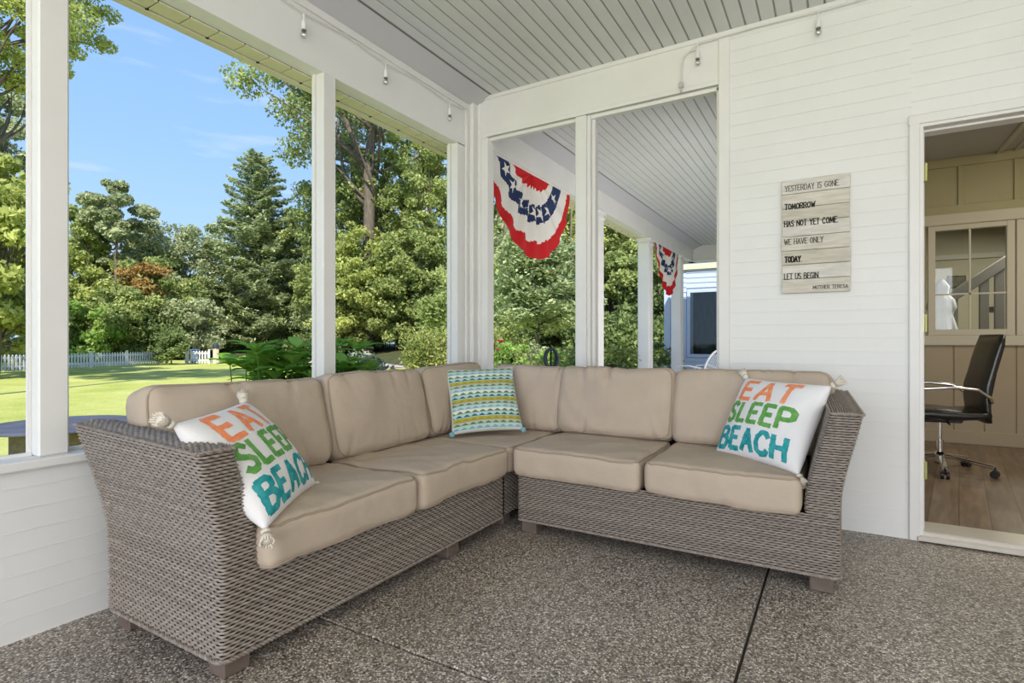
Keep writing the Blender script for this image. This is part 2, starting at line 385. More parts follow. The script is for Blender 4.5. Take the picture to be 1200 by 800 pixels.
# ---------------------------------------------------------------- office beyond the door
CREAM = mat('cream_panel_paint', (.42, .385, .23), .55, col2=(.39, .36, .215), nscale=3)
CREAML = mat('pale_cream_trim_paint', (.56, .53, .43), .5)
CREAMD = mat('tan_wainscot_paint', (.40, .34, .24), .55, col2=(.37, .31, .22), nscale=2)
def wood_floor():
    m = bpy.data.materials.new('wood_plank_floor'); m.use_nodes = True
    nt = m.node_tree; N = nt.nodes; L = nt.links; b = N['Principled BSDF']
    tc = N.new('ShaderNodeTexCoord'); mp = N.new('ShaderNodeMapping'); mp.inputs['Rotation'].default_value = (0, 0, .15); L.new(tc.outputs['Object'], mp.inputs[0])
    br = N.new('ShaderNodeTexBrick'); br.inputs['Scale'].default_value = 1; br.inputs['Brick Width'].default_value = 1.1; br.inputs['Row Height'].default_value = .14
    br.inputs['Mortar Size'].default_value = .002; br.inputs['Color1'].default_value = (.17, .125, .09, 1); br.inputs['Color2'].default_value = (.26, .20, .15, 1); br.inputs['Mortar'].default_value = (.06, .035, .02, 1)
    mr = N.new('ShaderNodeMapping'); mr.inputs['Rotation'].default_value = (0, 0, PI / 2); L.new(mp.outputs[0], mr.inputs[0]); L.new(mr.outputs[0], br.inputs[0])
    m2 = N.new('ShaderNodeMapping'); m2.inputs['Scale'].default_value = (9, 1, 1); L.new(mp.outputs[0], m2.inputs[0])
    n = N.new('ShaderNodeTexNoise'); n.inputs['Scale'].default_value = 2.5; n.inputs['Detail'].default_value = 6; L.new(m2.outputs[0], n.inputs[0])
    r = N.new('ShaderNodeValToRGB'); r.color_ramp.elements[0].position = .3; r.color_ramp.elements[1].position = .7
    r.color_ramp.elements[0].color = (.6, .56, .52, 1); r.color_ramp.elements[1].color = (1.25, 1.2, 1.1, 1); L.new(n.outputs[0], r.inputs[0])
    mm = N.new('ShaderNodeMix'); mm.data_type = 'RGBA'; mm.blend_type = 'MULTIPLY'; mm.inputs[0].default_value = 1; L.new(br.outputs[0], mm.inputs[6]); L.new(r.outputs[0], mm.inputs[7])
    L.new(mm.outputs[2], b.inputs['Base Color']); b.inputs['Roughness'].default_value = .35
    return m
OY = 6.95
mb = MB(); mb.box((-.45, BY + .13, -.1), (4.5, 10.4, .02), 0); structure(mb, 'floor_office', wood_floor())
mb = MB(); mb.box((-.45, BY + .13, 2.86), (4.5, 10.4, 2.9), 0)
mb.box((1.33, BY + .13, 2.835), (1.37, OY, 2.862), 1, bev=.003); mb.box((-.45, 5.5, 2.845), (4.5, 5.54, 2.862), 1); mb.box((1.46, BY + .13, 2.845), (1.475, OY, 2.862), 1)
mb.box((1.2, 8.3, 2.83), (1.24, 10.4, 2.862), 1)
structure(mb, 'ceiling_office', [mat('office_ceiling_grey', (.48, .47, .46), .6), CREAML])
WG = MB(); WG.box((-.57, BY + .12, -.4), (-.45, 11.2, CZ), 0); siding(WG, (-.57, BY + .13), (-.57, 11.2), 0, CZ, (-1, 0)); recalc(structure(WG, 'wall_porch_side', SIDING))
mb = MB()   # office far wall with interior window openings
mb.box((-.45, OY, .02), (4.5, OY + .12, 1.08), 2); mb.box((-.45, OY, 2.26), (4.5, OY + .12, 2.86), 0)
mb.box((-.45, OY, 1.08), (.79, OY + .12, 2.26), 0); mb.box((2.25, OY, 1.08), (4.5, OY + .12, 2.26), 0)
xx = -.4
while xx < 4.4:   # wainscot boards
    mb.box((xx, OY - .012, .14), (xx + .225, OY + .01, .99), 2, bev=.004); xx += .235
xx = .62
for q in range(9):  # frames of the upper panels
    mb.box((xx + .42 * q, OY - .02, 2.38), (xx + .42 * q + .045, OY + .01, 2.78), 0, bev=.003)
mb.box((-.45, OY - .02, 2.30), (4.5, OY + .01, 2.385), 0, bev=.003); mb.box((-.45, OY - .02, 2.77), (4.5, OY + .01, 2.86), 0, bev=.003)
structure(mb, 'wall_office', [CREAM, CREAML, CREAMD])
mb = MB(); mb.box((-.45, OY - .022, .02), (4.5, OY + .01, .15), 0, bev=.004); structure(mb, 'baseboard_office', CREAMD)
mb = MB(); mb.box((-.45, OY - .04, .99), (4.5, OY + .02, 1.09), 0, bev=.006); mb.box((-.45, OY - .05, 2.19), (4.5, OY + .02, 2.30), 0, bev=.006); structure(mb, 'trim_%d' % n_t, CREAML); n_t += 1
GLASS = None
def glassmat():
    m = bpy.data.materials.new('window_glass'); m.use_nodes = True
    N = m.node_tree.nodes; L = m.node_tree.links
    for n in list(N): N.remove(n)
    o = N.new('ShaderNodeOutputMaterial'); t = N.new('ShaderNodeBsdfTransparent'); g = N.new('ShaderNodeBsdfGlossy'); g.inputs['Roughness'].default_value = .02
    t.inputs[0].default_value = (.93, .96, .95, 1); f = N.new('ShaderNodeFresnel'); f.inputs[0].default_value = 1.5; ms = N.new('ShaderNodeMixShader')
    L.new(f.outputs[0], ms.inputs[0]); L.new(t.outputs[0], ms.inputs[1]); L.new(g.outputs[0], ms.inputs[2]); L.new(ms.outputs[0], o.inputs[0]); return m
GLASS = glassmat()
def window(num, x0, x1, z0, z1, y, m, fr=.06, vert=1, hor=1, dep=.06):
    mb = MB()
    mb.box((x0, y, z0), (x0 + fr, y + dep, z1), 0, bev=.004); mb.box((x1 - fr, y, z0), (x1, y + dep, z1), 0, bev=.004)
    mb.box((x0 + .002, y + .002, z0 + .001), (x1 - .002, y + dep - .001, z0 + fr), 0, bev=.004); mb.box((x0 + .002, y + .002, z1 - fr), (x1 - .002, y + dep - .001, z1 - .001), 0, bev=.004)
    wo = mb.build('window_%d' % num, m); wo['kind'] = 'structure'
    mb = MB()
    for k in range(vert): xx = x0 + (x1 - x0) * (k + 1) / (vert + 1); mb.box((xx - .008, y + .012, z0 + fr), (xx + .008, y + .03, z1 - fr), 0)
    if hor: zz = z0 + (z1 - z0) * .37; mb.box((x0 + fr, y + .012, zz - .008), (x1 - fr, y + .03, zz + .008), 0)
    if vert or hor: mb.build('muntin', m, wo)
    mb = MB(); mb.box((x0 + fr - .003, y + .03, z0 + fr - .003), (x1 - fr + .003, y + .034, z1 - fr + .003), 0); mb.build('pane', GLASS, wo)
    return wo
window(1, .80, 1.465, 1.09, 2.20, OY - .03, CREAML); window(2, 1.475, 2.25, 1.09, 2.20, OY - .03, CREAML)
# room beyond the interior window
mb = MB(); mb.box((-.45, 10.4, 0), (4.5, 10.5, 2.9), 0); mb.box((4.5, BY, 0), (4.6, 10.5, 2.9), 0); mb.box((-.5, OY, 0), (-.45, 10.5, 2.9), 0)
mb.box((-.45, 10.36, 2.25), (4.5, 10.4, 2.32), 1)
structure(mb, 'wall_far_room', [mat('far_room_wall_paint', (.48, .45, .32), .6), CREAML])
RAIL = mat('grey_stair_paint', (.22, .21, .20), .5)
def atY(px, py, Y):
    u = (px - 600) / 642.; v = (400 - py) / 642.; dy = FW[1] + u * RT[1]; t = Y / dy
    return Vector((t * (FW[0] + u * RT[0]), Y, CAMZ + t * v))
t = thing('stair_railing', 'grey sloping stair railing seen through the interior window', 'railing', (0, 0, .02))
A_ = atY(1112, 350, 8.6); B_ = atY(1184, 303, 8.6)
A_.z -= .02; B_.z -= .02
mb = MB(); mb.bar(A_, B_, .10, .12, 0, bev=.01); mb.build('handrail', RAIL, t)
for px in (1117, 1153, 1171):
    p = atY(px, 0, 8.6); f_ = (p.x - A_.x) / (B_.x - A_.x); zt = A_.z + (B_.z - A_.z) * f_
    mb = MB(); mb.box((p.x - .045, 8.57, 0), (p.x + .045, 8.63, zt), 0, bev=.006); mb.build('baluster', RAIL, t)
for px, dsc in ((1116.5, 'left'), (1125.5, 'right')):
    p = atY(px, 330, 10.38)
    t = thing('picture_frame', 'small dark framed picture on the far room wall, %s one of the pair' % dsc, 'picture', tuple(p), 0, 'pictures behind the interior window')
    mb = MB(); mb.box((-.065, -.02, -.09), (.065, .018, .09), 0, bev=.004); mb.build('frame', mat('dark_frame', (.06, .05, .03), .5), t)
    mb = MB(); mb.box((-.045, -.024, -.068), (.045, -.018, .068), 0); mb.build('print', mat('olive_print', (.16, .15, .08), .6, col2=(.08, .08, .05), nscale=12), t)
p = atY(1164.5, 362, 10.38)
t = thing('light_switch', 'small black wall switch low beyond the stair balusters', 'switch', tuple(p))
mb = MB(); mb.box((-.05, -.012, -.035), (.05, .018, .035), 0, bev=.004); mb.build('switch_plate', mat('black_plastic', (.02, .02, .02), .4), t)
mb = MB(); mb.box((-.012, -.02, -.012), (.012, -.01, .012), 0, bev=.003); mb.build('toggle', mat('black_plastic', (.02, .02, .02), .4), t)
# white draped cloth on a stand
p = atY(1103, 400, 7.9); gt = thing('draped_white_garment', 'white draped garment on a stand behind the interior window', 'garment', (p.x, 7.9, .02))
def gfn(u, v):
    a = u * 2 * PI; prof = [(0, .20), (.25, .19), (.5, .15), (.66, .10), (.72, .14), (.80, .12), (.86, .06), (.93, .08), (1, .02)]
    for (a0, r0), (a1, r1) in zip(prof, prof[1:]):
        if v <= a1 + 1e-9: r = r0 + (r1 - r0) * (v - a0) / (a1 - a0); break
    r *= 1 + .09 * math.sin(9 * a + 2 * v) * (1 - v * .7)
    return (r * math.cos(a), r * math.sin(a) * .8, .55 + 1.17 * v)
mb = MB(); mb.grid(gfn, 48, 40); mb.build('cloth', mat('white_cloth', (.85, .86, .92), .8), gt, smooth=True)
mb = MB(); mb.tube([(0, 0, 0), (0, 0, 1.6)], .015); mb.lathe([(.18, 0), (.18, .015), (.02, .03)], 20); mb.build('stand', RAIL, gt)

# office chair
BLK = mat('black_leather', (.012, .011, .012), .28, spec=.6, bump=.08, bscale=40); CHR = mat('chrome', (.75, .75, .76), .12, 1.0); PLA = mat('black_plastic', (.02, .02, .02), .4)
ch = thing('office_chair', 'black leather office chair with chrome arms and star base in the doorway room', 'chair', (.70, 5.42, .02), math.radians(7))
def slab(mb, path, hw, th, nseg=12, bulge=.012):
    """padded sheet following a path in the x-z plane, hw = half width in y"""
    P = [Vector((a, 0, b)) for a, b in path]; n = len(P)
    def nrm(i):
        d = P[min(i + 1, n - 1)] - P[max(i - 1, 0)]; return Vector((-d.z, 0, d.x)).normalized()
    def ring(i):
        k = math.sin(PI * min(1, max(0, (i + .35) / (n - .3)))) ** .35; out = []
        for j in range(2 * nseg):
            a = 2 * PI * j / (2 * nseg); cx = math.cos(a); sx = math.sin(a)
            yy = hw * math.copysign(abs(cx) ** .35, cx); tt = th / 2 * math.copysign(abs(sx) ** .6, sx) * k
            tt *= 1 + .12 * math.cos(i * 2.2)
            out.append(P[i] + nrm(i) * tt + Vector((0, yy, 0)))
        return out
    R_ = [ring(i) for i in range(n)]; m_ = 2 * nseg; vs = [q for r_ in R_ for q in r_]; fs = []
    for i in range(n - 1):
        for j in range(m_): fs.append((i * m_ + j, i * m_ + (j + 1) % m_, (i + 1) * m_ + (j + 1) % m_, (i + 1) * m_ + j))
    fs += [tuple(range(m_))[::-1], tuple(range((n - 1) * m_, n * m_))]
    mb.add(vs, fs)
mb = MB(); slab(mb, [(-.26, .43), (-.22, .455), (-.12, .46), (0, .455), (.1, .452), (.2, .46), (.25, .47)], .24, .085); recalc(mb.build('seat', BLK, ch, smooth=True))
mb = MB(); slab(mb, [(.245, .41), (.235, .50), (.23, .58), (.24, .68), (.262, .78), (.285, .88), (.31, .98), (.325, 1.06)], .225, .075); recalc(mb.build('backrest', BLK, ch, smooth=True))
for s_ in (-1, 1):
    mb = MB(); mb.tube([(-.2, s_ * .25, .45), (-.23, s_ * .27, .56), (-.19, s_ * .275, .655), (0, s_ * .275, .67), (.16, s_ * .27, .655), (.235, s_ * .25, .60), (.25, s_ * .235, .56)], .013, 8); mb.build('armrest', CHR, ch, smooth=True)
mb = MB(); mb.box((-.13, -.11, .385), (.12, .11, .42), 0, bev=.012); mb.tube([(.02, -.1, .395), (.0, -.24, .39)], .007); mb.build('seat_mechanism', PLA, ch)
mb = MB(); mb.tube([(0, 0, .08), (0, 0, .24)], .026, 14); mb.tube([(0, 0, .24), (0, 0, .39)], .015, 12); mb.build('gas_column', CHR, ch, smooth=True, angle=40)
sb = MB(); sb.lathe([(.03, .05), (.045, .07), (.045, .13), (.03, .15)], 16)
for k in range(5):
    a = math.radians(-27 + 72 * k); d = Vector((math.cos(a), math.sin(a), 0)); q = []
    sb.bar(d * .03 + Vector((0, 0, .12)), d * .33 + Vector((0, 0, .075)), .04, .026, bev=.006)
sb.build('star_base', CHR, ch)
for k in range(5):
    a = math.radians(-27 + 72 * k); d = Vector((math.cos(a), math.sin(a), 0)); sd = Vector((-d.y, d.x, 0)); c0 = d * .33
    mb = MB(); mb.tube([c0 + Vector((0, 0, .03)), c0 + Vector((0, 0, .08))], .008)
    for s_ in (-1, 1): mb.tube([c0 + sd * s_ * .008 + Vector((0, 0, .027)), c0 + sd * s_ * .026 + Vector((0, 0, .027))], .027, 16)
    mb.build('caster', PLA, ch)

# ---------------------------------------------------------------- far porch: header, columns, end beam, house wing
mb = MB(); mb.box((LX - .10, 3.62, 2.60), (LX, 11.3, CZ), 0); mb.add([(LX, 3.62, 2.83), (LX + .16, 3.62, CZ), (LX, 11.2, 2.83), (LX + .16, 11.2, CZ)], [(0, 1, 3, 2)], 1)
structure(mb, 'wall_porch_header', [WHITE, CEILP])
mb = MB(); mb.box((LX - .1, 11.1, 2.62), (-.5, 11.3, CZ), 0, bev=.004); mb.box((LX - .1, 11.07, 2.60), (-.5, 11.32, 2.63), 0, bev=.004); structure(mb, 'wall_porch_end_beam', WHITE)
for k, (y, lab) in enumerate(((6.08, 'white square porch column nearest beyond the corner, mostly behind the mullion'), (8.15, 'white square porch column with capital between the two flag buntings'), (10.1, 'white square porch column farthest away by the blue wing'))):
    t = thing('porch_column', lab, 'column', (LX - .085, y + .1, 0), 0, 'square white columns of the far porch')
    mb = MB(); mb.box((-.085, -.112, 0), (.085, .112, 2.60), 0, bev=.006)
    for s_ in (-1, 1): mb.box((s_ * .085, -.07, .12), (s_ * .09, .07, 2.42), 0); mb.box((-.055, s_ * .112, .12), (.055, s_ * .116, 2.42), 0)
    mb.build('shaft', WHITE, t)
    mb = MB(); mb.box((-.10, -.125, 2.5), (.10, .125, 2.53), 0, bev=.006); mb.box((-.115, -.13, 2.555), (.115, .13, 2.60), 0, bev=.01); mb.build('capital', WHITE, t)
    mb = MB(); mb.box((-.10, -.125, 0), (.10, .125, .12), 0, bev=.006); mb.build('plinth', WHITE, t)
# wing of the house
wx = -3.36; WY = 12.5
mb = MB(); 
mb.box((wx, WY + .012, -.4), (-2.84, WY + 3, 3.6), 0); mb.box((-2.84, WY + .012, 2.16), (-1.2, WY + .2, 3.6), 0); mb.box((-2.84, WY + .012, -.4), (-1.2, WY + .2, .70), 0); mb.box((-1.5, WY + .012, .7), (1, WY + .2, 3.6), 0)
siding(mb, (wx + .12, WY), (-2.88, WY), -.4, 3.6, (0, -1), .11, .012); siding(mb, (-2.88, WY), (0, WY), 2.22, 3.6, (0, -1), .11, .012); siding(mb, (-2.88, WY), (0, WY), -.4, .66, (0, -1), .11, .012)
recalc(structure(mb, 'wall_wing', BLUESIDE))
mb = MB(); mb.box((wx - .01, WY - .03, -.4), (wx + .13, WY + .2, 3.6), 0, bev=.006); structure(mb, 'trim_%d' % n_t, BLUESIDE); n_t += 1
mb = MB(); mb.box((-3.1, WY - .06, 2.62), (0, WY + .01, 2.74), 0, bev=.006); mb.box((-3.1, WY - .09, 2.86), (0, WY + .01, 2.9), 0); structure(mb, 'trim_%d' % n_t, SOFFIT); n_t += 1
window(3, -2.86, -2.16, .68, 2.18, WY - .03, BLUESIDE, fr=.07, vert=0, hor=0); window(4, -2.15, -1.5, .68, 2.18, WY - .03, BLUESIDE, fr=.07, vert=0, hor=0)
mb = MB(); mb.box((-2.84, WY + .5, .5), (-1.4, WY + .55, 2.3), 0); structure(mb, 'wall_wing_interior', mat('dim_interior_backing', (.015, .018, .02), .9, col2=(.05, .05, .05), nscale=3, stretch=(6, 1, 1)))  # near-black slab behind the panes, painted dark for an unlit interior

# white wire patio chair
wc = thing('patio_chair', 'white wire patio chair with oval backs at the end of the far porch', 'chair', (*at(812, 8.6)[:2], 0), math.radians(70))
WM = mat('white_metal', (.85, .86, .88), .35)
mb = MB(); ov = [(.22 * math.cos(a), -.2 - .04 * 1 - .18 * (math.sin(a) * .5 + .5), .62 + .27 * math.sin(a)) for a in [2 * PI * k / 24 for k in range(24)]]
mb.tube(ov, .014, 8, closed=True); mb.build('back_rim', WM, wc, smooth=True)
mb = MB()
for k in range(-4, 5):
    xk = .045 * k; h_ = .27 * math.sqrt(max(0, 1 - (xk / .22) ** 2)); z0 = .62 - h_; z1 = .62 + h_
    mb.tube([(xk, -.24 - .18 * ((z0 - .62) / .54 + .5), z0), (xk, -.24 - .18 * ((z1 - .62) / .54 + .5), z1)], .005, 6)
mb.build('back_wires', WM, wc)
mb = MB(); mb.lathe([(.2, .42), (.235, .425), (.235, .44), (.2, .447)], 28); mb.build('seat', WM, wc)
for sx_, sy_ in ((1, 1), (1, -1), (-1, 1), (-1, -1)):
    mb = MB(); mb.tube([(sx_ * .16, sy_ * .16, .43), (sx_ * .23, sy_ * .23, 0)], .012, 8); mb.build('leg', WM, wc)
for s_ in (-1, 1):
    mb = MB(); mb.tube([(s_ * .2, -.28, .62), (s_ * .27, -.1, .66), (s_ * .26, .1, .64), (s_ * .2, .18, .44)], .012, 8); mb.build('armrest', WM, wc, smooth=True)

# ---------------------------------------------------------------- wicker sectional
STR = mat('grey_brown_wicker_strand', (.165, .135, .11), .5, col2=(.37, .32, .28), nscale=60, rand=.13, spec=.4, ndist=.7)
WBK = mat('dark_wicker_backing', (.02, .016, .013), .9)
FOOT = mat('brown_sofa_foot', (.13, .10, .08), .5, col2=(.17, .13, .11), nscale=15)
def smoothstep(t): t = min(1, max(0, t)); return t * t * (3 - 2 * t)
def arc_corner(pa, pc, pb, r, n=5):
    """quadratic rounding of the corner at pc"""
    pa, pc, pb = Vector(pa), Vector(pc), Vector(pb); u = (pa - pc).normalized() * r; v = (pb - pc).normalized() * r; out = []
    for k in range(n + 1):
        t = k / n; out.append((pc + u) * (1 - t) ** 2 + pc * 2 * t * (1 - t) + (pc + v) * t * t)
    return out
class Weave:
    def __init__(s): s.v = []; s.f = []; s.bv = []; s.bf = []
    def rows(s, lines, up=None, h=.0105, pitch=.0165, A=.0023, ds=.0045, phase=0, close=True, ref=None):
        """lines: list of polylines (3-D) with equal point counts; strands follow them, woven in and out"""
        Ls = [np.array([tuple(p) for p in l], float) for l in lines]
        refl = Ls[len(Ls) // 2 if ref is None else ref]
        seg = np.linalg.norm(np.diff(refl, axis=0), axis=1); cum = np.concatenate([[0], np.cumsum(seg)]); n = max(2, int(cum[-1] / ds)); ss = np.linspace(0, cum[-1], n + 1)
        RS = []
        for l in Ls: RS.append(np.stack([np.interp(ss, cum, l[:, k]) for k in range(3)], 1))
        G = np.stack(RS)                                  # rows x samples x 3
        T = np.gradient(G, axis=1); U = np.gradient(G, axis=0) if len(Ls) > 1 else np.broadcast_to(np.array([0, 0, 1.]), G.shape)
        Nn = np.cross(T, U); Nn /= np.linalg.norm(Nn, axis=2, keepdims=True) + 1e-12
        Un = U / (np.linalg.norm(U, axis=2, keepdims=True) + 1e-12)
        for r in range(G.shape[0]):
            hh = np.linalg.norm(U[r], axis=1, keepdims=True) * .385
            off = (A * np.sin(PI * ss / pitch + PI * (r + phase)))[:, None]
            c = G[r] + Nn[r] * off
            a = c - Un[r] * hh - Nn[r] * .0026; b = c + Nn[r] * .0024; d = c + Un[r] * hh - Nn[r] * .0026
            base = len(s.v); m = n + 1
            s.v += [tuple(q) for q in np.concatenate([a, b, d])]
            for i in range(n):
                s.f.append((base + i, base + i + 1, base + m + i + 1, base + m + i)); s.f.append((base + m + i, base + m + i + 1, base + 2 * m + i + 1, base + 2 * m + i))
        # dark body under the strands
        st = max(1, n // 40); idx = list(range(0, n + 1, st));  idx = idx if idx[-1] == n else idx + [n]
        rr = list(range(0, G.shape[0], 4)); rr = rr if rr[-1] == G.shape[0] - 1 else rr + [G.shape[0] - 1]
        b0 = len(s.bv)
        for r in rr:
            for i in idx: s.bv.append(tuple(G[r, i] - Nn[r, i] * .0045))
        k = len(idx)
        for r in range(len(rr) - 1):
            for i in range(k - 1): s.bf.append((b0 + r * k + i, b0 + r * k + i + 1, b0 + (r + 1) * k + i + 1, b0 + (r + 1) * k + i))
ATOP = .745; BASEH = .315; Z0 = .068
def xo(z): return -.088 * smoothstep((z - .34) / .52) * 1.04 if z < .9 else 0
def xi(z): return .128 - .088 * smoothstep((z - .34) / .50) * 1.15
def yb(z): return .69 + .10 * smoothstep((z - .2) / .7)
def zz(z, y): return z + .032 * (y / .75) * max(0, (z - .45) / .3)
def loveseat(name, label, loc, rotz, Lg, flip, endclose, footx, ATOP=.74, taper=0.):
    o_ = i_ = 0
    t = thing(name, label, 'sofa', loc, rotz, 'sections of the wicker corner sofa'); sg = -1 if flip else 1
    Wv = Weave(); h = .0105
    def tp_(x, y, z): return x + taper * (y / .75) * smoothstep((z - .34) / .4) if x < .16 else x
    def ln(pts, z): return [(sg * tp_(p[0], p[1], z), p[1], zz(z, p[1])) for p in pts]
    def order(l): return l[::-1] if flip else l
    low = []; high = []
    z = Z0 + h / 2
    while z < ATOP - .003:
        o_, b_ = xo(z), yb(z)
        p = [Vector((o_, b_, 0)), Vector((o_, b_ * .5, 0))] + arc_corner((o_, b_, 0), (o_, 0, 0), (1, 0, 0), .022)
        if z < BASEH:
            p += [Vector((.06, 0, 0)), Vector((.13, 0, 0)), Vector((Lg / 2, 0, 0))] + (arc_corner((0, 0, 0), (Lg, 0, 0), (Lg, 1, 0), .012) + [Vector((Lg, .3, 0))])
            low.append(order(ln(p, z)))
        else:
            i_ = xi(z); p += [Vector(((o_ + i_) / 2, 0, 0))] + arc_corner((o_, 0, 0), (i_, 0, 0), (i_, 1, 0), .022) + [Vector((i_, b_ * .5, 0)), Vector((i_, b_, 0))]
            high.append(order(ln(p, z)))
        z += h
    Wv.rows(low); Wv.rows(high, phase=len(low))
    # arm top: rows run from back to front over a slightly crowned top
    zt = ATOP - .003; o_, i_ = xo(zt), xi(zt); top = []; nr = 13
    for k in range(nr):
        f = (k + .5) / nr; x = o_ + (i_ - o_) * f; cz = .012 * math.sin(PI * f); pts = []
        for q in range(9):
            y = yb(zt) * q / 8; pts.append((sg * tp_(x, y, zt), y, zz(zt, y) + cz * min(1, (y + .0) / .02 + .3)))
        top.append(pts)
    if not flip: top = top[::-1]
    Wv.rows(top, A=.0020, pitch=.0175)
    # rolled edges of the arm top
    o = MB(); o.v = Wv.v; o.f = Wv.f; o.m = [0] * len(Wv.f); o.build('wicker_weave', STR, t, smooth=True)
    bk = MB(); bk.v = list(Wv.bv); bk.f = list(Wv.bf); bk.m = [0] * len(bk.f)
    x0, x1 = sorted((sg * .1, sg * (Lg - .012))); bk.box((x0, .012, Z0 + .01), (x1, .68, BASEH - .02))
    bk.build('frame', WBK, t)
    e = MB()   # twisted edging: bottom rim, arm edges
    def braid(P, r, tw=26):
        P = [Vector(q) for q in P]; out = []
        seg = [0]
        for a, b in zip(P, P[1:]): seg.append(seg[-1] + (b - a).length)
        n = max(8, int(seg[-1] / .006)); A2 = np.array([tuple(q) for q in P]); s_ = np.linspace(0, seg[-1], n + 1)
        Q = np.stack([np.interp(s_, seg, A2[:, k]) for k in range(3)], 1)
        for ph in (0, PI):
            pts = []
            for k, q in enumerate(Q):
                a = s_[k] / .028 * 2 * PI + ph; d = Q[min(k + 1, n)] - Q[max(k - 1, 0)]; d = Vector(d).normalized(); u = d.cross(Vector((.13, .21, .97))).normalized(); v = d.cross(u)
                pts.append(Vector(q) + (u * math.cos(a) + v * math.sin(a)) * r * .5)
            e.tube(pts, r * .62, 6)
    zb = Z0 + .002
    braid([(sg * -.001, .66, zb), (sg * -.001, .02, zb), (sg * .02, 0, zb), (sg * (Lg - .01), 0, zb), (sg * Lg, .02, zb), (sg * Lg, .3, zb)], .0075)
    braid([(sg * tp_(o_, y, zt), y, zz(zt, y) + .002) for y in (.0, .2, .4, .6, yb(zt))], .0065); braid([(sg * tp_(i_, y, zt), y, zz(zt, y) + .002) for y in (.0, .2, .4, .6, yb(zt))], .0065)
    braid([(sg * o_, .002, zt), (sg * (o_ + i_) / 2, .0, zt + .004), (sg * i_, .002, zt)], .0065)
    e.build('braided_edging', STR, t, smooth=True)
    b = MB()   # wicker back
    q = [(.655, Z0), (.69, .5), (.725, ATOP - .02), (.80, ATOP - .01), (.78, .6), (.70, .2), (.69, Z0)]
    xs_ = sorted((sg * .05, sg * Lg)); b.prism(q, xs_[0], xs_[1], 'x'); recalc(b.build('back_frame', WBK, t))
    W2 = Weave(); rows = []
    for k in range(9):
        y = .722 + .085 * k / 8; rows.append([(xs_[0], y, ATOP - .01 + .01 * math.sin(PI * k / 8)), ((xs_[0] + xs_[1]) / 2, y, ATOP - .006 + .01 * math.sin(PI * k / 8)), (xs_[1], y, ATOP - .01 + .01 * math.sin(PI * k / 8))])
    W2.rows(rows); o = MB(); o.v = W2.v; o.f = W2.f; o.m = [0] * len(W2.f); o.build('back_top_weave', STR, t, smooth=True)
    for fx, fy in footx:
        m = MB(); xa, xb = sorted((sg * fx, sg * (fx + .09))); m.box((xa, fy, 0), (xb, fy + .08, Z0 + .02), 0, bev=.005); m.build('foot', FOOT, t)
    return t
loveseat('sofa_section', 'grey wicker sofa section along the screened wall with a flared left arm', (-1.57, .96, 0), PI / 2, 1.60, False, True, ((.025, .03), (1.12, .015), (.02, .59), (1.45, .59)), .708)
loveseat('sofa_section', 'grey wicker sofa section along the back wall with a flared right arm', (.015, 2.57, 0), 0, 1.50, True, True, ((.022, .012), (1.395, .012), (.02, .59), (1.39, .59)), .74, .045)
# corner section
t = thing('corner_sofa_section', 'grey wicker corner seat section where the two sofa arms meet', 'sofa', (-2.40, 2.58, 0), 0, 'sections of the wicker corner sofa')
mb = MB(); mb.box((.02, .01, Z0), (.81, .74, BASEH)); mb.build('frame', WBK, t)
mb = MB(); mb.box((.03, .70, BASEH - .01), (.86, .80, .75)); mb.box((.0, .01, BASEH - .01), (.08, .80, .75)); mb.build('back_frame', WBK, t)
Wv = Weave(); Wv.rows([[(.815, .012, z), (.815, .36, z), (.815, .72, z)] for z in np.arange(Z0 + .005, BASEH, .0105)])
mb = MB(); mb.v = Wv.v; mb.f = Wv.f; mb.m = [0] * len(Wv.f); mb.build('wicker_weave', STR, t, smooth=True)
for fx, fy in ((.04, .04), (.7, .04), (.04, .62), (.7, .62)):
    mb = MB(); mb.box((fx, fy, 0), (fx + .09, fy + .08, Z0 + .005), 0, bev=.005); mb.build('foot', FOOT, t)

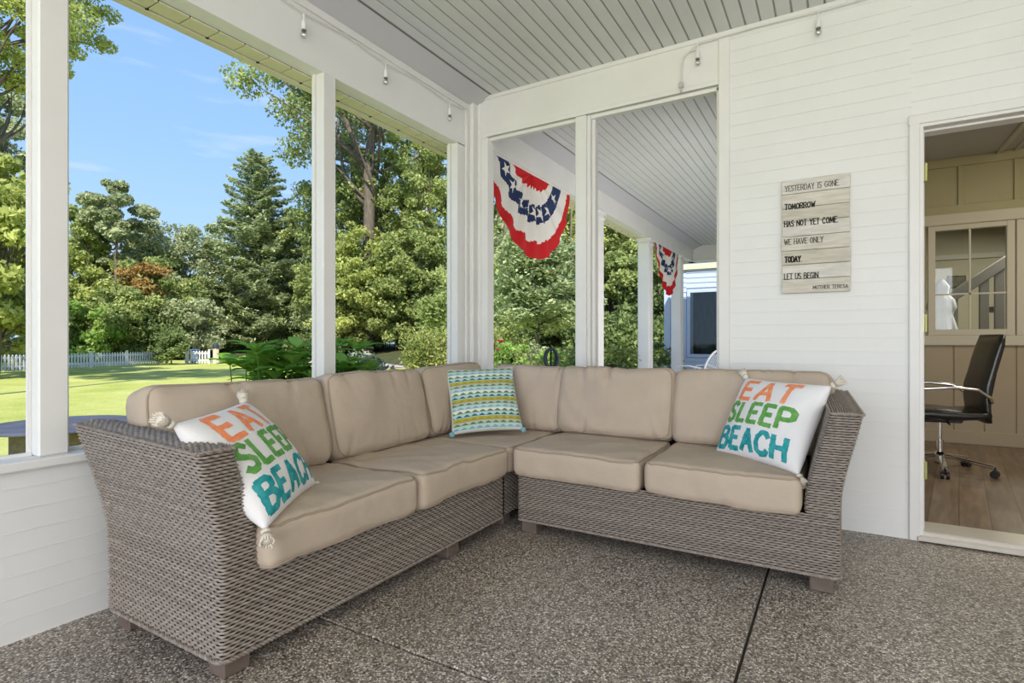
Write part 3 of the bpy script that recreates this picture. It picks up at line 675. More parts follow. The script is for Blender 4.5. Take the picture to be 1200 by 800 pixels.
# ---------------------------------------------------------------- cushions
FAB = mat('tan_cushion_fabric', (.47, .385, .305), .85, col2=(.51, .42, .335), nscale=7, bump=.55, bscale=13, spec=.15)
FABP = mat('tan_piping', (.36, .29, .22), .8)
def noise3(seed):
    r = random.Random(seed); ks = [(Vector((r.uniform(-1, 1), r.uniform(-1, 1), r.uniform(-1, 1))).normalized() * r.uniform(6, 34), r.uniform(0, 6.3), r.uniform(.4, 1)) for _ in range(9)]
    def f(p): 
        return sum(a * math.sin(k.dot(p) + ph + 1.3 * math.sin(k.yzx.dot(p) * .7 + a * 5)) for k, ph, a in ks) / 5
    return f
def cushion(name, label, loc, eul, w_, d_, h_, r=.035, crown=.03, seed=1, cat='cushion', group=None, n=40, soft=0., wr=.004, sag=0.):
    wr *= 1.7
    """boxed cushion: w_ along x, d_ along y, h_ along z; piping round both faces"""
    t = thing(name, label, cat, loc, 0, group); t.rotation_euler = eul
    nf = noise3(seed); H = Vector((w_ / 2, d_ / 2, h_ / 2)); rs = random.Random(seed)
    pulls = [(rs.uniform(-1, 1), rs.choice((-1, 1)), rs.uniform(.4, 1.1)) for _ in range(11)]
    def deform(p):
        a = p.x / H.x; b = p.y / H.y; q = p.copy()
        c = max(0, (1 - a * a)) ** .5 * max(0, (1 - b * b)) ** .5
        side = p.z / H.z
        q.z += crown * side * c
        q.x *= 1 - soft * (1 - max(0, 1 - b * b) ** .6) * .6; q.y *= 1 - soft * (1 - max(0, 1 - a * a) ** .6) * .6
        q.x += .008 * math.copysign(1, a) * (1 - side * side) * (1 - b * b) if abs(a) > .6 else 0
        q.y -= sag * (1 - a * a) * max(0, b)
        f = nf(p)
        q += Vector((.6 * f * wr, .6 * f * wr, f * wr * 1.3))
        for (u0, sd, dp) in pulls:      # gathered creases from the seams
            dd = abs(a - u0 * (1 - .25 * (1 - b * sd))); e_ = max(0, (b * sd)) ** 2
            q.z -= math.copysign(1, side) * wr * (1.8 if soft else .55) * dp * math.exp(-(dd / .03) ** 2) * e_
        return q
    verts = {}; mb = MB()
    def V(p):
        k = (round(p[0], 5), round(p[1], 5), round(p[2], 5))
        if k not in verts:
            P = Vector((p[0] * H.x, p[1] * H.y, p[2] * H.z)); I = Vector([max(-(H[i] - r), min(H[i] - r, P[i])) for i in range(3)]); d = P - I
            if d.length > 1e-9: P = I + d.normalized() * r
            verts[k] = len(mb.v); mb.v.append(tuple(deform(P)))
        return verts[k]
    # denser samples near the rounded rims
    def samp(m, hh):
        e_ = r / hh; inner = [-1 + e_ + (2 - 2 * e_) * i / m for i in range(m + 1)]
        return [-1, -1 + e_ * .3, -1 + e_ * .65] + inner + [1 - e_ * .65, 1 - e_ * .3, 1]
    X = samp(n, H.x); Y = samp(n, H.y); Z = samp(3, H.z)
    def face(A1, B1, fn, fl):
        for i in range(len(A1) - 1):
            for j in range(len(B1) - 1):
                q = [V(fn(A1[i], B1[j])), V(fn(A1[i + 1], B1[j])), V(fn(A1[i + 1], B1[j + 1])), V(fn(A1[i], B1[j + 1]))]
                if len(set(q)) > 2: mb.f.append(tuple(dict.fromkeys(q if not fl else q[::-1]))); mb.m.append(0)
    face(X, Y, lambda a, b: (a, b, 1), False); face(X, Y, lambda a, b: (a, b, -1), True)
    face(X, Z, lambda a, b: (a, -1, b), False); face(X, Z, lambda a, b: (a, 1, b), True)
    face(Y, Z, lambda a, b: (1, a, b), False); face(Y, Z, lambda a, b: (-1, a, b), True)
    mb.build('cover', FAB, t, smooth=True)
    for sd in (1, -1):
        path = []; cr_ = r * 1.25; k = r * .29
        cs = [(1, 1), (-1, 1), (-1, -1), (1, -1)]
        for ci, (sx_, sy_) in enumerate(cs):
            cc = Vector((sx_ * (H.x - cr_), sy_ * (H.y - cr_), 0)); a0 = ci * PI / 2
            for q in range(6):
                a = a0 + PI / 2 * q / 5; path.append(cc + Vector((math.cos(a), math.sin(a), 0)) * (cr_ - k))
            nx = cs[(ci + 1) % 4]; p1 = Vector((nx[0] * (H.x - cr_), nx[1] * (H.y - cr_), 0)) + Vector((math.cos(a0 + PI / 2), math.sin(a0 + PI / 2), 0)) * (cr_ - k)
            p0 = path[-1].copy()
            for q in range(1, 20): path.append(p0.lerp(p1, q / 20))
        pts = [deform(Vector((p.x, p.y, sd * (H.z - k)))) for p in path]
        m2 = MB(); m2.tube(pts, .0048, 6, closed=True); m2.build('piping', FABP, t, smooth=True)
    return t
SEATZ = BASEH + .07
GS = 'tan seat cushions of the corner sofa'; GB = 'tan back cushions of the corner sofa'
# seat cushions  (rotation (0,0,90deg) puts local x along world Y)
cushion('seat_cushion', 'tan seat cushion nearest the camera beside the left wicker arm', (-1.815, 1.44, SEATZ), (0, 0, PI / 2), .715, .60, .15, crown=.016, seed=3, group=GS, wr=.0045)
cushion('seat_cushion', 'tan seat cushion second from the left arm, next to the corner', (-1.815, 2.175, SEATZ - .002), (0, 0, PI / 2), .725, .60, .15, crown=.018, seed=4, group=GS, wr=.006)
cushion('seat_cushion', 'tan seat cushion in the corner under the striped pillow', (-1.93, 2.93, SEATZ - .004), (0, 0, PI / 2), .74, .80, .148, crown=.006, seed=5, group=GS, wr=.003)
cushion('seat_cushion', 'tan seat cushion just right of the corner, without a pillow', (-1.155, 2.84, SEATZ), (0, 0, 0), .70, .62, .15, crown=.014, seed=6, group=GS)
cushion('seat_cushion', 'tan seat cushion beside the right wicker arm under a lettered pillow', (-.455, 2.84, SEATZ), (0, 0, 0), .66, .62, .15, crown=.016, seed=7, group=GS, wr=.005)
# back cushions: local x along sofa, y up, z = thickness towards the sitter
def back(label, c, along, w_, h_, th, lean, seed, **k):
    """along: 'Y' (faces +X) or 'X' (faces -Y)"""
    z = Vector((math.cos(lean), 0, math.sin(lean))) if along == 'Y' else Vector((0, -math.cos(lean), math.sin(lean)))
    x = Vector((0, 1, 0)) if along == 'Y' else Vector((1, 0, 0)); tilt = k.pop('roll', 0); x = (x + Vector((0, 0, tilt))).normalized()
    y = z.cross(x); x = y.cross(z)
    M = Matrix((x, y, z)).transposed()
    return cushion('back_cushion', label, c, M.to_euler(), w_, h_, th, r=.05, group=GB, seed=seed, soft=.045, **k)
back('tan back cushion behind the nearer lettered pillow, end of the left arm', (-2.15, 1.40, .655), 'Y', .80, .43, .17, .24, 11, crown=.045, wr=.008, sag=.012, roll=-.01)
back('tan back cushion in the middle of the left side, no pillow before it', (-2.15, 2.16, .655), 'Y', .72, .43, .17, .22, 12, crown=.04, wr=.006, roll=.01)
back('tan back cushion at the left of the corner, partly behind the striped pillow', (-2.17, 2.86, .665), 'Y', .66, .43, .17, .2, 13, crown=.04, wr=.006, roll=.03)
back('tan back cushion at the right of the corner, touching the striped pillow', (-1.745, 3.21, .655), 'X', .56, .43, .17, .2, 14, crown=.04, wr=.007)
back('tan wrinkled back cushion behind the middle of the right side, no pillow before it', (-1.15, 3.19, .66), 'X', .72, .43, .17, .22, 15, crown=.045, wr=.010, sag=.008)
back('tan back cushion behind the right lettered pillow, against the right arm', (-.405, 3.195, .66), 'X', .79, .43, .17, .22, 16, crown=.035, wr=.006, roll=.012)

# ---------------------------------------------------------------- lettering
GL = {  # strokes in a unit box
 'A': [[(0, 0), (.5, 1), (1, 0)], [(.2, .36), (.8, .36)]],
 'B': [[(0, 0), (0, 1), (.6, 1), (.86, .88), (.86, .66), (.6, .54), (0, .54)], [(.6, .54), (.95, .42), (1, .2), (.7, 0), (0, 0)]],
 'C': [[(1, .8), (.75, .98), (.4, 1), (.08, .75), (0, .45), (.12, .15), (.45, 0), (.8, .03), (1, .2)]],
 'E': [[(1, 1), (0, 1), (0, 0), (1, 0)], [(0, .52), (.8, .52)]],
 'G': [[(1, .8), (.75, .98), (.4, 1), (.08, .75), (0, .45), (.12, .15), (.45, 0), (1, .08), (1, .42), (.65, .42)]],
 'H': [[(0, 0), (0, 1)], [(1, 0), (1, 1)], [(0, .5), (1, .5)]],
 'I': [[(.5, 0), (.5, 1)]],
 'L': [[(0, 1), (0, 0), (1, 0)]],
 'M': [[(0, 0), (.1, 1), (.5, .15), (.9, 1), (1, 0)]],
 'N': [[(0, 0), (0, 1), (1, 0), (1, 1)]],
 'O': [[(.5, 1), (.15, .85), (0, .5), (.15, .15), (.5, 0), (.85, .15), (1, .5), (.85, .85), (.5, 1)]],
 'P': [[(0, 0), (0, 1), (.7, 1), (1, .85), (1, .6), (.7, .46), (0, .46)]],
 'R': [[(0, 0), (0, 1), (.7, 1), (.95, .86), (.95, .62), (.7, .5), (0, .5)], [(.55, .5), (1, 0)]],
 'S': [[(.95, .85), (.7, 1), (.3, 1), (.03, .85), (.05, .64), (.35, .53), (.7, .45), (.97, .3), (.92, .1), (.65, 0), (.3, 0), (.02, .14)]],
 'T': [[(0, 1), (1, 1)], [(.5, 1), (.5, 0)]],
 'U': [[(0, 1), (0, .25), (.25, 0), (.75, 0), (1, .25), (1, 1)]],
 'V': [[(0, 1), (.5, 0), (1, 1)]],
 'W': [[(0, 1), (.25, 0), (.5, .8), (.75, 0), (1, 1)]],
 'Y': [[(0, 1), (.5, .5), (1, 1)], [(.5, .5), (.5, 0)]],
 'D': [[(0, 0), (0, 1), (.5, 1), (.9, .8), (1, .5), (.9, .2), (.5, 0), (0, 0)]],
 '.': [[(.4, .02), (.55, .02)]]}
def stroke(mb, pts, hw, S, seg=.02, mi=0, jit=0., rs=None):
    """ribbon along 2-D points mapped by S(u,v)->3-D"""
    for (ax, ay), (bx, by) in zip(pts, pts[1:]):
        dx, dy = bx - ax, by - ay; ln = math.hypot(dx, dy)
        if ln < 1e-6: continue
        dx /= ln; dy /= ln; nx, ny = -dy, dx; n = max(1, int(ln / seg)); b = len(mb.v); e_ = hw * .35
        for i in range(n + 1):
            s_ = -e_ + (ln + 2 * e_) * i / n; w1 = hw * (1 + (rs.uniform(-jit, jit) if rs else 0)); w2 = hw * (1 + (rs.uniform(-jit, jit) if rs else 0))
            mb.v.append(tuple(S(ax + dx * s_ + nx * w1, ay + dy * s_ + ny * w1))); mb.v.append(tuple(S(ax + dx * s_, ay + dy * s_))); mb.v.append(tuple(S(ax + dx * s_ - nx * w2, ay + dy * s_ - ny * w2)))
        for i in range(n):
            for k in (0, 1): mb.f.append((b + i * 3 + k + 1, b + (i + 1) * 3 + k + 1, b + (i + 1) * 3 + k, b + i * 3 + k)); mb.m.append(mi)
def word(mb, text, u0, u1, v0, v1, hw, S, gap=.28, seg=.02, serif=0, jit=0., rs=None, slope=0.):
    ws = {'I': .25, '.': .3, ' ': .55, 'M': 1.25, 'W': 1.35, 'E': .8, 'L': .75, 'S': .8, 'T': .9}
    tot = sum(ws.get(c, 1) for c in text) + gap * (len(text) - 1); k = (u1 - u0) / tot; u = u0
    for c in text:
        wd = ws.get(c, 1) * k
        for s_ in GL.get(c, []):
            stroke(mb, [(u + a * wd, v0 + b * (v1 - v0) + slope * (u + a * wd - u0)) for a, b in s_], hw, S, seg, jit=jit, rs=rs)
            if serif:
                for (a, b) in (s_[0], s_[-1]):
                    if b in (0, 1) and c not in 'BDOPR.' or (c in 'PR' and b == 0):
                        ux = u + a * wd; stroke(mb, [(ux - serif, v0 + b * (v1 - v0)), (ux + serif, v0 + b * (v1 - v0))], hw * .55, S, seg)
        u += wd + gap * k

# ---------------------------------------------------------------- throw pillows
PW = mat('white_cotton_pillow', (.80, .79, .80), .85, bump=.2, bscale=300)
ORA = mat('orange_brush_print', (.86, .22, .08), .8, col2=(.90, .38, .20), nscale=35); GRN = mat('green_brush_print', (.075, .30, .055), .8, col2=(.19, .42, .12), nscale=35); TEA = mat('teal_brush_print', (.0, .24, .27), .8, col2=(.06, .40, .42), nscale=35)
TAS = mat('cream_tassel_yarn', (.70, .64, .55), .95, bump=.5, bscale=120)
def frame3(x, y):
    x = Vector(x).normalized(); y = Vector(y); y = (y - x * x.dot(y)).normalized(); z = x.cross(y); return Matrix((x, y, z)).transposed()
def pillow(name, label, Rm, pos, A, T, group, seed, paint):
    A, Av = A if isinstance(A, tuple) else (A, A)
    t = thing(name, label, 'pillow', pos, 0, group); t.rotation_euler = Matrix(Rm).to_euler(); nf = noise3(seed)
    def S(u, v, sd=1, off=0.):
        uu = max(-1, min(1, u)); vv = max(-1, min(1, v)); tt = T * max(0, (1 - uu * uu) * (1 - vv * vv)) ** .42
        k = .05; x = A * u * (1 - k * (1 - vv * vv)); y = Av * v * (1 - k * (1 - uu * uu)); p = Vector((x, y, 0))
        edge = min(1, 4 * (1 - max(abs(uu), abs(vv))))
        z = sd * (tt + off) + .006 * nf(Vector((x, y, sd * .1)) * 1.6) * edge
        z -= sd * .004 * math.exp(-((uu - vv * .3 - .75) / .05) ** 2) * edge
        return Vector((x, y, z))
    mb = MB(); n = 40; c = lambda s_: math.sin((s_ * 2 - 1) * PI / 2)
    mb.grid(lambda a, b: S(c(a), c(b), 1), n, n); mb.grid(lambda a, b: S(-c(a), c(b), -1), n, n)
    paint(t, mb, S, c, n)
    return t
def lettered(label, Rm, pos, seed):
    def paint(t, mb, S, c, n):
        mb.build('cover', PW, t, smooth=True); f = lambda u, v: S(u, v, 1, .0012); rs = random.Random(seed)
        for wd, m, u0, u1, v0, v1, nm in (('EAT', ORA, -.70, .60, .36, .86, 'orange'), ('SLEEP', GRN, -.84, .76, -.22, .24, 'green'), ('BEACH', TEA, -.87, .76, -.86, -.40, 'teal')):
            q = MB(); word(q, wd, u0, u1, v0, v1, .053, f, gap=.42, seg=.03, jit=.14, rs=rs); recalc(q.build('lettering', m, t, label='%s printed word %s' % (nm, wd)))
        for sx_, sy_ in ((-1, 1), (1, 1), (1, -1), (-1, -1)):
            p = S(sx_, sy_, 1); q = MB(); d = Vector((sx_, sy_ * .8, 0)).normalized(); r2 = random.Random(seed + sx_ * 3 + sy_)
            M = d.to_track_quat('Z', 'Y').to_matrix().to_4x4(); M.translation = p
            q.lathe([(.004, -.005), (.012, 0), (.016, .006), (.014, .013), (.009, .017), (.014, .022), (.019, .034), (.018, .044), (.008, .05)], 14, M=M)
            for k in range(16):
                a = 2 * PI * k / 16; b0 = M @ Vector((.011 * math.cos(a), .011 * math.sin(a), .018)); b1 = M @ Vector((.021 * math.cos(a + .3), .021 * math.sin(a + .3), .055 + r2.uniform(-.006, .006))); q.tube([b0, (b0 + b1) / 2 + (b1 - b0).cross(d) * .05, b1], .0032, 5)
            q.build('tassel', TAS, t, smooth=True)
    return pillow('throw_pillow', label, Rm, pos, (.24, .213), .092, 'white lettered pillows', seed, paint)
Rr = frame3((.805, -.588, -.012), (.179, .447, .876))
lettered('white EAT SLEEP BEACH pillow leaning by the right wicker arm', Rr, (-.272, 2.865, .648), 31)
Rl = frame3((-.545, .838, .03), (-.53, -.36, .77))
lettered('white EAT SLEEP BEACH pillow leaning on the left wicker arm, nearest the camera', Rl, (-1.75, 1.185, .622), 32)
# striped pillow: bands of scalloped waves as cloth colours laid over the surface
def striped():
    cols = {'base': (.62, .66, .60), 'olive': (.40, .44, .06), 'green': (.10, .24, .07), 'aqua': (.46, .66, .66), 'sky': (.22, .42, .50), 'navy': (.02, .14, .24), 'grey': (.48, .50, .47), 'rust': (.42, .28, .05), 'white': (.78, .80, .74)}
    M_ = {k: mat('pillow_' + k, v, .85) for k, v in cols.items()}
    seq = [('grey', 'green', 'white'), ('aqua', 'sky', 'white'), ('white', 'green', 'grey'), ('aqua', 'navy', 'white'), ('olive', 'rust', 'olive')]
    def paint(t, mb, S, c, n):
        mb.build('cover', M_['base'], t, smooth=True)
        by = {}
        nb = 17
        for k in range(nb):
            v0 = .96 - k * 1.92 / nb; hgt = 1.92 / nb; bg_, wv, ln_ = seq[k % 5]
            for key, lo, hi, wave, off in ((bg_, 0, 1, False, .0010), (wv, 0, .62, True, .0022), (ln_, .0, .10, False, .0030)):
                q = by.setdefault(key, MB()); nu = 130; b = len(q.v)
                for i in range(nu + 1):
                    u = -.965 + 1.93 * i / nu; top = hi
                    if wave: top = .10 + .66 * abs(((u * 4.6 + k * .13) % 1) * 2 - 1) ** .85
                    q.v.append(tuple(S(u, v0 - hgt * (1 - lo), 1, off))); q.v.append(tuple(S(u, v0 - hgt * (1 - (lo + top) / 2), 1, off))); q.v.append(tuple(S(u, v0 - hgt * (1 - top), 1, off)))
                for i in range(nu):
                    for e_ in (0, 1): q.f.append((b + i * 3 + e_, b + i * 3 + 3 + e_, b + i * 3 + 4 + e_, b + i * 3 + e_ + 1)); q.m.append(0)
        allm = MB(); keys = list(by)
        for i, k in enumerate(keys): allm.add(by[k].v, by[k].f, i)
        allm.build('wave_stripes', [M_[k] for k in keys], t, smooth=True)
        for sx_, sy_ in ((-1, -1), (1, -1)):
            p = S(sx_, sy_, 1); q = MB(); q.lathe([(.004, -.012), (.016, -.004), (.018, .008), (.006, .016)], 10, c=p); q.build('corner_knot', M_['sky'], t, smooth=True)
    Rg = [[0.712, -0.38, 0.59], [0.702, 0.35, -0.62], [0.035, 0.855, 0.517]]
    return pillow('throw_pillow', 'green and blue wave striped pillow leaning in the sofa corner', Rg, (-1.88, 2.83, .672), .218, .06, None, 33, paint)
striped()

# ---------------------------------------------------------------- wall sign
SX0, SX1, SZ0, SZ1 = -.268, .064, 1.303, 1.947
sg = thing('wall_sign', 'whitewashed plank sign with black quotation hanging on the white siding', 'sign', (SX0, BY - .008, SZ0)); SW = SX1 - SX0; SH = SZ1 - SZ0
zc = 0; r_ = random.Random(5); nP = 8
PL = [mat('whitewashed_plank_%d' % k, c, .8, col2=tuple(q * .82 for q in c), nscale=9, stretch=(1, 1, 6), bump=.3, bscale=30, ndist=.35) for k, c in enumerate(((.68, .64, .56), (.62, .58, .49), (.72, .69, .63)))]
for k in range(nP):
    hgt = SH / nP; m = MB(); m.box((r_.uniform(-.003, .002), -.022, zc + .0012), (SW + r_.uniform(-.002, .003), -.004, zc + hgt - .0012), 0, bev=.002); m.build('plank', PL[(k * 2) % 3], sg); zc += hgt
m = MB(); m.box((.02, -.005, .02), (.05, .006, SH - .02)); m.box((SW - .05, -.005, .02), (SW - .02, .006, SH - .02)); m.build('backing_slat', PL[1], sg)
INK = mat('black_sign_ink', (.03, .028, .026), .8); INK2 = mat('worn_sign_ink', (.12, .105, .09), .8)
f = lambda u, v: Vector((u * SW, -.0228, SH - v * SH))
def txt(s, u0, u1, vm, hh, hw, m):
    q = MB(); g_ = lambda u, v: Vector((u, -.0228, v)); word(q, s, u0 * SW, u1 * SW, SH * (1 - vm) - hh / 2, SH * (1 - vm) + hh / 2, hw, g_, gap=.35, seg=.05, serif=.0045); recalc(q.build('lettering', m, sg))
txt('YESTERDAY IS GONE.', .05, .86, .075, .030, .0019, INK2); txt('TOMORROW', .05, .50, .235, .030, .0028, INK); txt('HAS NOT YET COME.', .04, .84, .385, .032, .0026, INK)
txt('WE HAVE ONLY', .04, .62, .545, .030, .0021, INK2); txt('TODAY.', .05, .31, .70, .031, .0036, INK); txt('LET US BEGIN.', .04, .57, .85, .031, .0023, INK); txt('MOTHER TERESA', .47, .97, .955, .018, .0016, INK2)

# ---------------------------------------------------------------- string lights and cord end
CORD = mat('white_cord', (.72, .71, .69), .5); SOCK = mat('white_socket', (.78, .78, .76), .4); METL = mat('bulb_cap_metal', (.35, .34, .32), .3, .8)
def bulbglass():
    m = bpy.data.materials.new('clear_bulb'); m.use_nodes = True; N = m.node_tree.nodes; L = m.node_tree.links
    for n in list(N): N.remove(n)
    o = N.new('ShaderNodeOutputMaterial'); t = N.new('ShaderNodeBsdfTransparent'); t.inputs[0].default_value = (.9, .9, .9, 1); g = N.new('ShaderNodeBsdfGlossy'); g.inputs['Roughness'].default_value = .05; ms = N.new('ShaderNodeMixShader'); ms.inputs[0].default_value = .3
    L.new(t.outputs[0], ms.inputs[1]); L.new(g.outputs[0], ms.inputs[2]); L.new(ms.outputs[0], o.inputs[0]); return m
BULB = bulbglass()
def string_light(label, anchors, cordpts, nrm):
    t = thing('string_lights', label, 'string lights', tuple(cordpts[0])); o0 = Vector(cordpts[0])
    m = MB(); m.tube([Vector(p) - o0 for p in cordpts], .004, 6); m.build('cord', CORD, t)
    for a in anchors:
        a = Vector(a) - o0; k = MB()
        k.tube([a + Vector((0, 0, .06)), a + Vector((0, 0, .02))], .004, 6); k.lathe([(.006, .020), (.012, .014), (.013, -.018), (.012, -.028)], 14, c=a); so = k.build('socket', SOCK, t, smooth=True, angle=35)
        k = MB(); k.lathe([(.013, -.028), (.013, -.036)], 12, c=a); k.build('bulb_cap', METL, so)
        k = MB(); k.lathe([(.011, -.036), (.016, -.048), (.018, -.058), (.014, -.068), (.005, -.073)], 16, c=a); k.build('bulb', BULB, so, smooth=True)
        k = MB(); k.tube([a + Vector((0, 0, .06)) , a + Vector((0, 0, .075)) - Vector(nrm) * .035], .0035, 5); k.build('clip', SOCK, t)
    return t
X_ = LX + .028
ys_ = (-2.3, -1.1, .1, 1.30, 1.914, 2.52, 3.172)
string_light('clear bulbs on a white cord along the beam over the screened openings', [(X_ , y, 2.69) for y in (1.25, 1.914, 2.52, 3.172)], [(X_ - .004, .3, 2.77)] + sum([[(X_ - .002, y, 2.752), (X_ - .004, y + .3, 2.775)] for y in (.65, 1.25, 1.914, 2.52)], []) + [(X_ - .002, 3.172, 2.752), (X_ , 3.38, 2.78)], (1, 0, 0))
Y_ = BY - .03
string_light('clear bulbs on a white cord high on the back wall above the sign', [(-.735, Y_, 2.80), (-.086, Y_, 2.80)], [(-.80, Y_, 2.82), (-.735, Y_, 2.862), (-.4, Y_ + .005, 2.872), (-.086, Y_, 2.862), (.5, Y_ + .005, 2.87), (1.4, Y_ + .005, 2.868)], (0, -1, 0))
t = thing('power_cord', 'short white cord with a plug hanging at the top of the back opening', 'cord', (-.78, Y_, 2.80))
m = MB(); m.tube([(.03, 0, .03), (-.01, 0, .03), (-.045, 0, 0), (-.055, 0, -.06), (-.055, 0, -.15)], .005, 6); m.build('cord', CORD, t)
m = MB(); m.box((-.068, -.01, -.185), (-.042, .01, -.15), 0, bev=.004); m.tube([(-.055, 0, -.185), (-.055, 0, -.21)], .006, 6); m.build('plug', mat('grey_plug', (.5, .5, .48), .5), t)

# ---------------------------------------------------------------- flag buntings
RED = mat('red_bunting_cloth', (.56, .008, .012), .75); BWH = mat('white_bunting_cloth', (.78, .75, .70), .8); NAV = mat('navy_bunting_cloth', (.018, .035, .11), .8); CRM = mat('cream_bunting_cloth', (.72, .66, .50), .8)
def bunting(label, loc, W, H):
    t = thing('flag_bunting', label, 'bunting', loc, 0, 'patriotic fan buntings')
    def P(th, r, off=0.):
        a = th * PI; pl = math.sin(th * PI * 17); c, s_ = math.cos(a), math.sin(a)
        rr = r * (1 + .01 * pl * (1 - r))
        yy = -W / 2 * c * rr; z = -H * rr * s_ * (1 - .0 * s_)
        yy *= 1 - .16 * s_ * r
        return Vector((.026 * pl * min(1, r * 1.6) * (.25 + .75 * s_) * (1.15 - .5 * r) + off + .03 * r * s_, yy, z))
    def bands(u):
        s_ = math.sin(u * PI) ** .8
        return [a + (b - a) * s_ for a, b in ((.44, .15), (.52, .36), (.75, .57), (.93, .80))]
    def mf(u, v):
        pl = math.sin(u * PI * 17); r = v + .017 * pl; b = bands(u)
        return 0 if r < b[0] else 1 if r < b[1] else 2 if r < b[2] else 1 if r < b[3] else 0
    m = MB(); m.grid(lambda u, v: P(u, .02 + .98 * v), 170, 60, mfn=mf); m.build('fan_cloth', [RED, BWH, NAV], t, smooth=True)
    for k in range(8):
        th = (.06, .16, .30, .40, .50, .61, .74, .90)[k]; q = MB(); r0 = (bands(th)[1] + bands(th)[2]) / 2
        for sd in (.006, -.006):
            vs = []
            for j in range(10):
                rr = (.088 if j % 2 == 0 else .036); a = 2 * PI * j / 10 + .3
                vs.append(P(th + rr * math.cos(a) / (r0 * 2.6) * .72, r0 + rr * math.sin(a) * 1.05, sd))
            vs.append(P(th, r0, sd)); b = [(j, (j + 1) % 10, 10) for j in range(10)]
            q.add(vs, b)
        q.build('star', BWH, t)
    m = MB(); m.box((-.008, -W / 2, -.012), (.008, W / 2, .012), 0); m.build('header_tape', BWH, t)
    return t
bunting('red white and blue star bunting hanging nearest, seen beside the corner post', (LX - .02, 4.50, 2.598), 1.68, .80)
bunting('small distant red white and blue bunting hanging between the far columns', (LX - .02, 9.25, 2.598), 1.45, .80)

# ================================================================ outdoors
GZ = -.40
def groundmat():
    m = bpy.data.materials.new('mown_lawn'); m.use_nodes = True
    nt = m.node_tree; N = nt.nodes; L = nt.links; b = N['Principled BSDF']; b.inputs['Roughness'].default_value = .9; b.inputs['Specular IOR Level'].default_value = .1
    tc = N.new('ShaderNodeTexCoord')
    n = N.new('ShaderNodeTexNoise'); n.inputs['Scale'].default_value = .5; n.inputs['Detail'].default_value = 8; n.inputs['Roughness'].default_value = .7; L.new(tc.outputs['Object'], n.inputs[0])
    n2 = N.new('ShaderNodeTexNoise'); n2.inputs['Scale'].default_value = 22; n2.inputs['Detail'].default_value = 6; n2.inputs['Roughness'].default_value = .8; L.new(tc.outputs['Object'], n2.inputs[0])
    ad = N.new('ShaderNodeMath'); ad.operation = 'MULTIPLY_ADD'; ad.inputs[1].default_value = .55; L.new(n2.outputs[0], ad.inputs[0])
    sc = N.new('ShaderNodeMath'); sc.operation = 'MULTIPLY'; sc.inputs[1].default_value = .5; L.new(n.outputs[0], sc.inputs[0]); L.new(sc.outputs[0], ad.inputs[2])
    r = N.new('ShaderNodeValToRGB'); r.color_ramp.elements[0].position = .38; r.color_ramp.elements[1].position = .66
    r.color_ramp.elements[0].color = (.25, .31, .055, 1); r.color_ramp.elements[1].color = (.62, .61, .25, 1); x = r.color_ramp.elements.new(.5); x.color = (.43, .47, .12, 1)
    L.new(ad.outputs[0], r.inputs[0]); L.new(r.outputs[0], b.inputs['Base Color'])
    bp = N.new('ShaderNodeBump'); bp.inputs['Strength'].default_value = .8; bp.inputs['Distance'].default_value = .03; L.new(n2.outputs[0], bp.inputs['Height']); L.new(bp.outputs[0], b.inputs['Normal'])
    return m
mb = MB(); mb.grid(lambda u, v: (-140 + 170 * u, -60 + 190 * v, GZ + .0), 40, 40); structure(mb, 'lawn', groundmat())
# forest floor: low rise behind the fence and drive
FF = mat('forest_floor', (.045, .05, .02), .95, col2=(.09, .10, .035), nscale=1.5)
mb = MB()
def ff(u, v):
    px = -260 + 1200 * u; D = 44 + 80 * v if px < 380 else 44 - 15 * smoothstep((px - 380) / 120) + 80 * v
    p = at(px, D); return (p.x, p.y, GZ + .02 + 1.0 * smoothstep(v * 4))
mb.grid(ff, 60, 20); structure(mb, 'forest_ground', FF)
# drive
DRV = mat('gravel_drive', (.40, .33, .33), .95, col2=(.52, .45, .44), nscale=3, bump=.3, bscale=20)
path = [((215, 40), (215, 47)), ((262, 38.5), (262, 49)), ((310, 37.5), (310, 49)), ((360, 36), (360, 48)), ((400, 34), (400, 47)), ((440, 31), (440, 46)), ((480, 29), (480, 44)), ((530, 26), (530, 37)), ((600, 24), (600, 33)), ((700, 22), (700, 30))]
vs = []; fs = []
for a, b in path: p = at(*a); q = at(*b); vs += [(p.x, p.y, GZ + .03), (q.x, q.y, GZ + .05)]
for i in range(len(path) - 1): fs.append((2 * i, 2 * i + 2, 2 * i + 3, 2 * i + 1))
mb = MB(); mb.add(vs, fs); structure(mb, 'driveway', DRV)

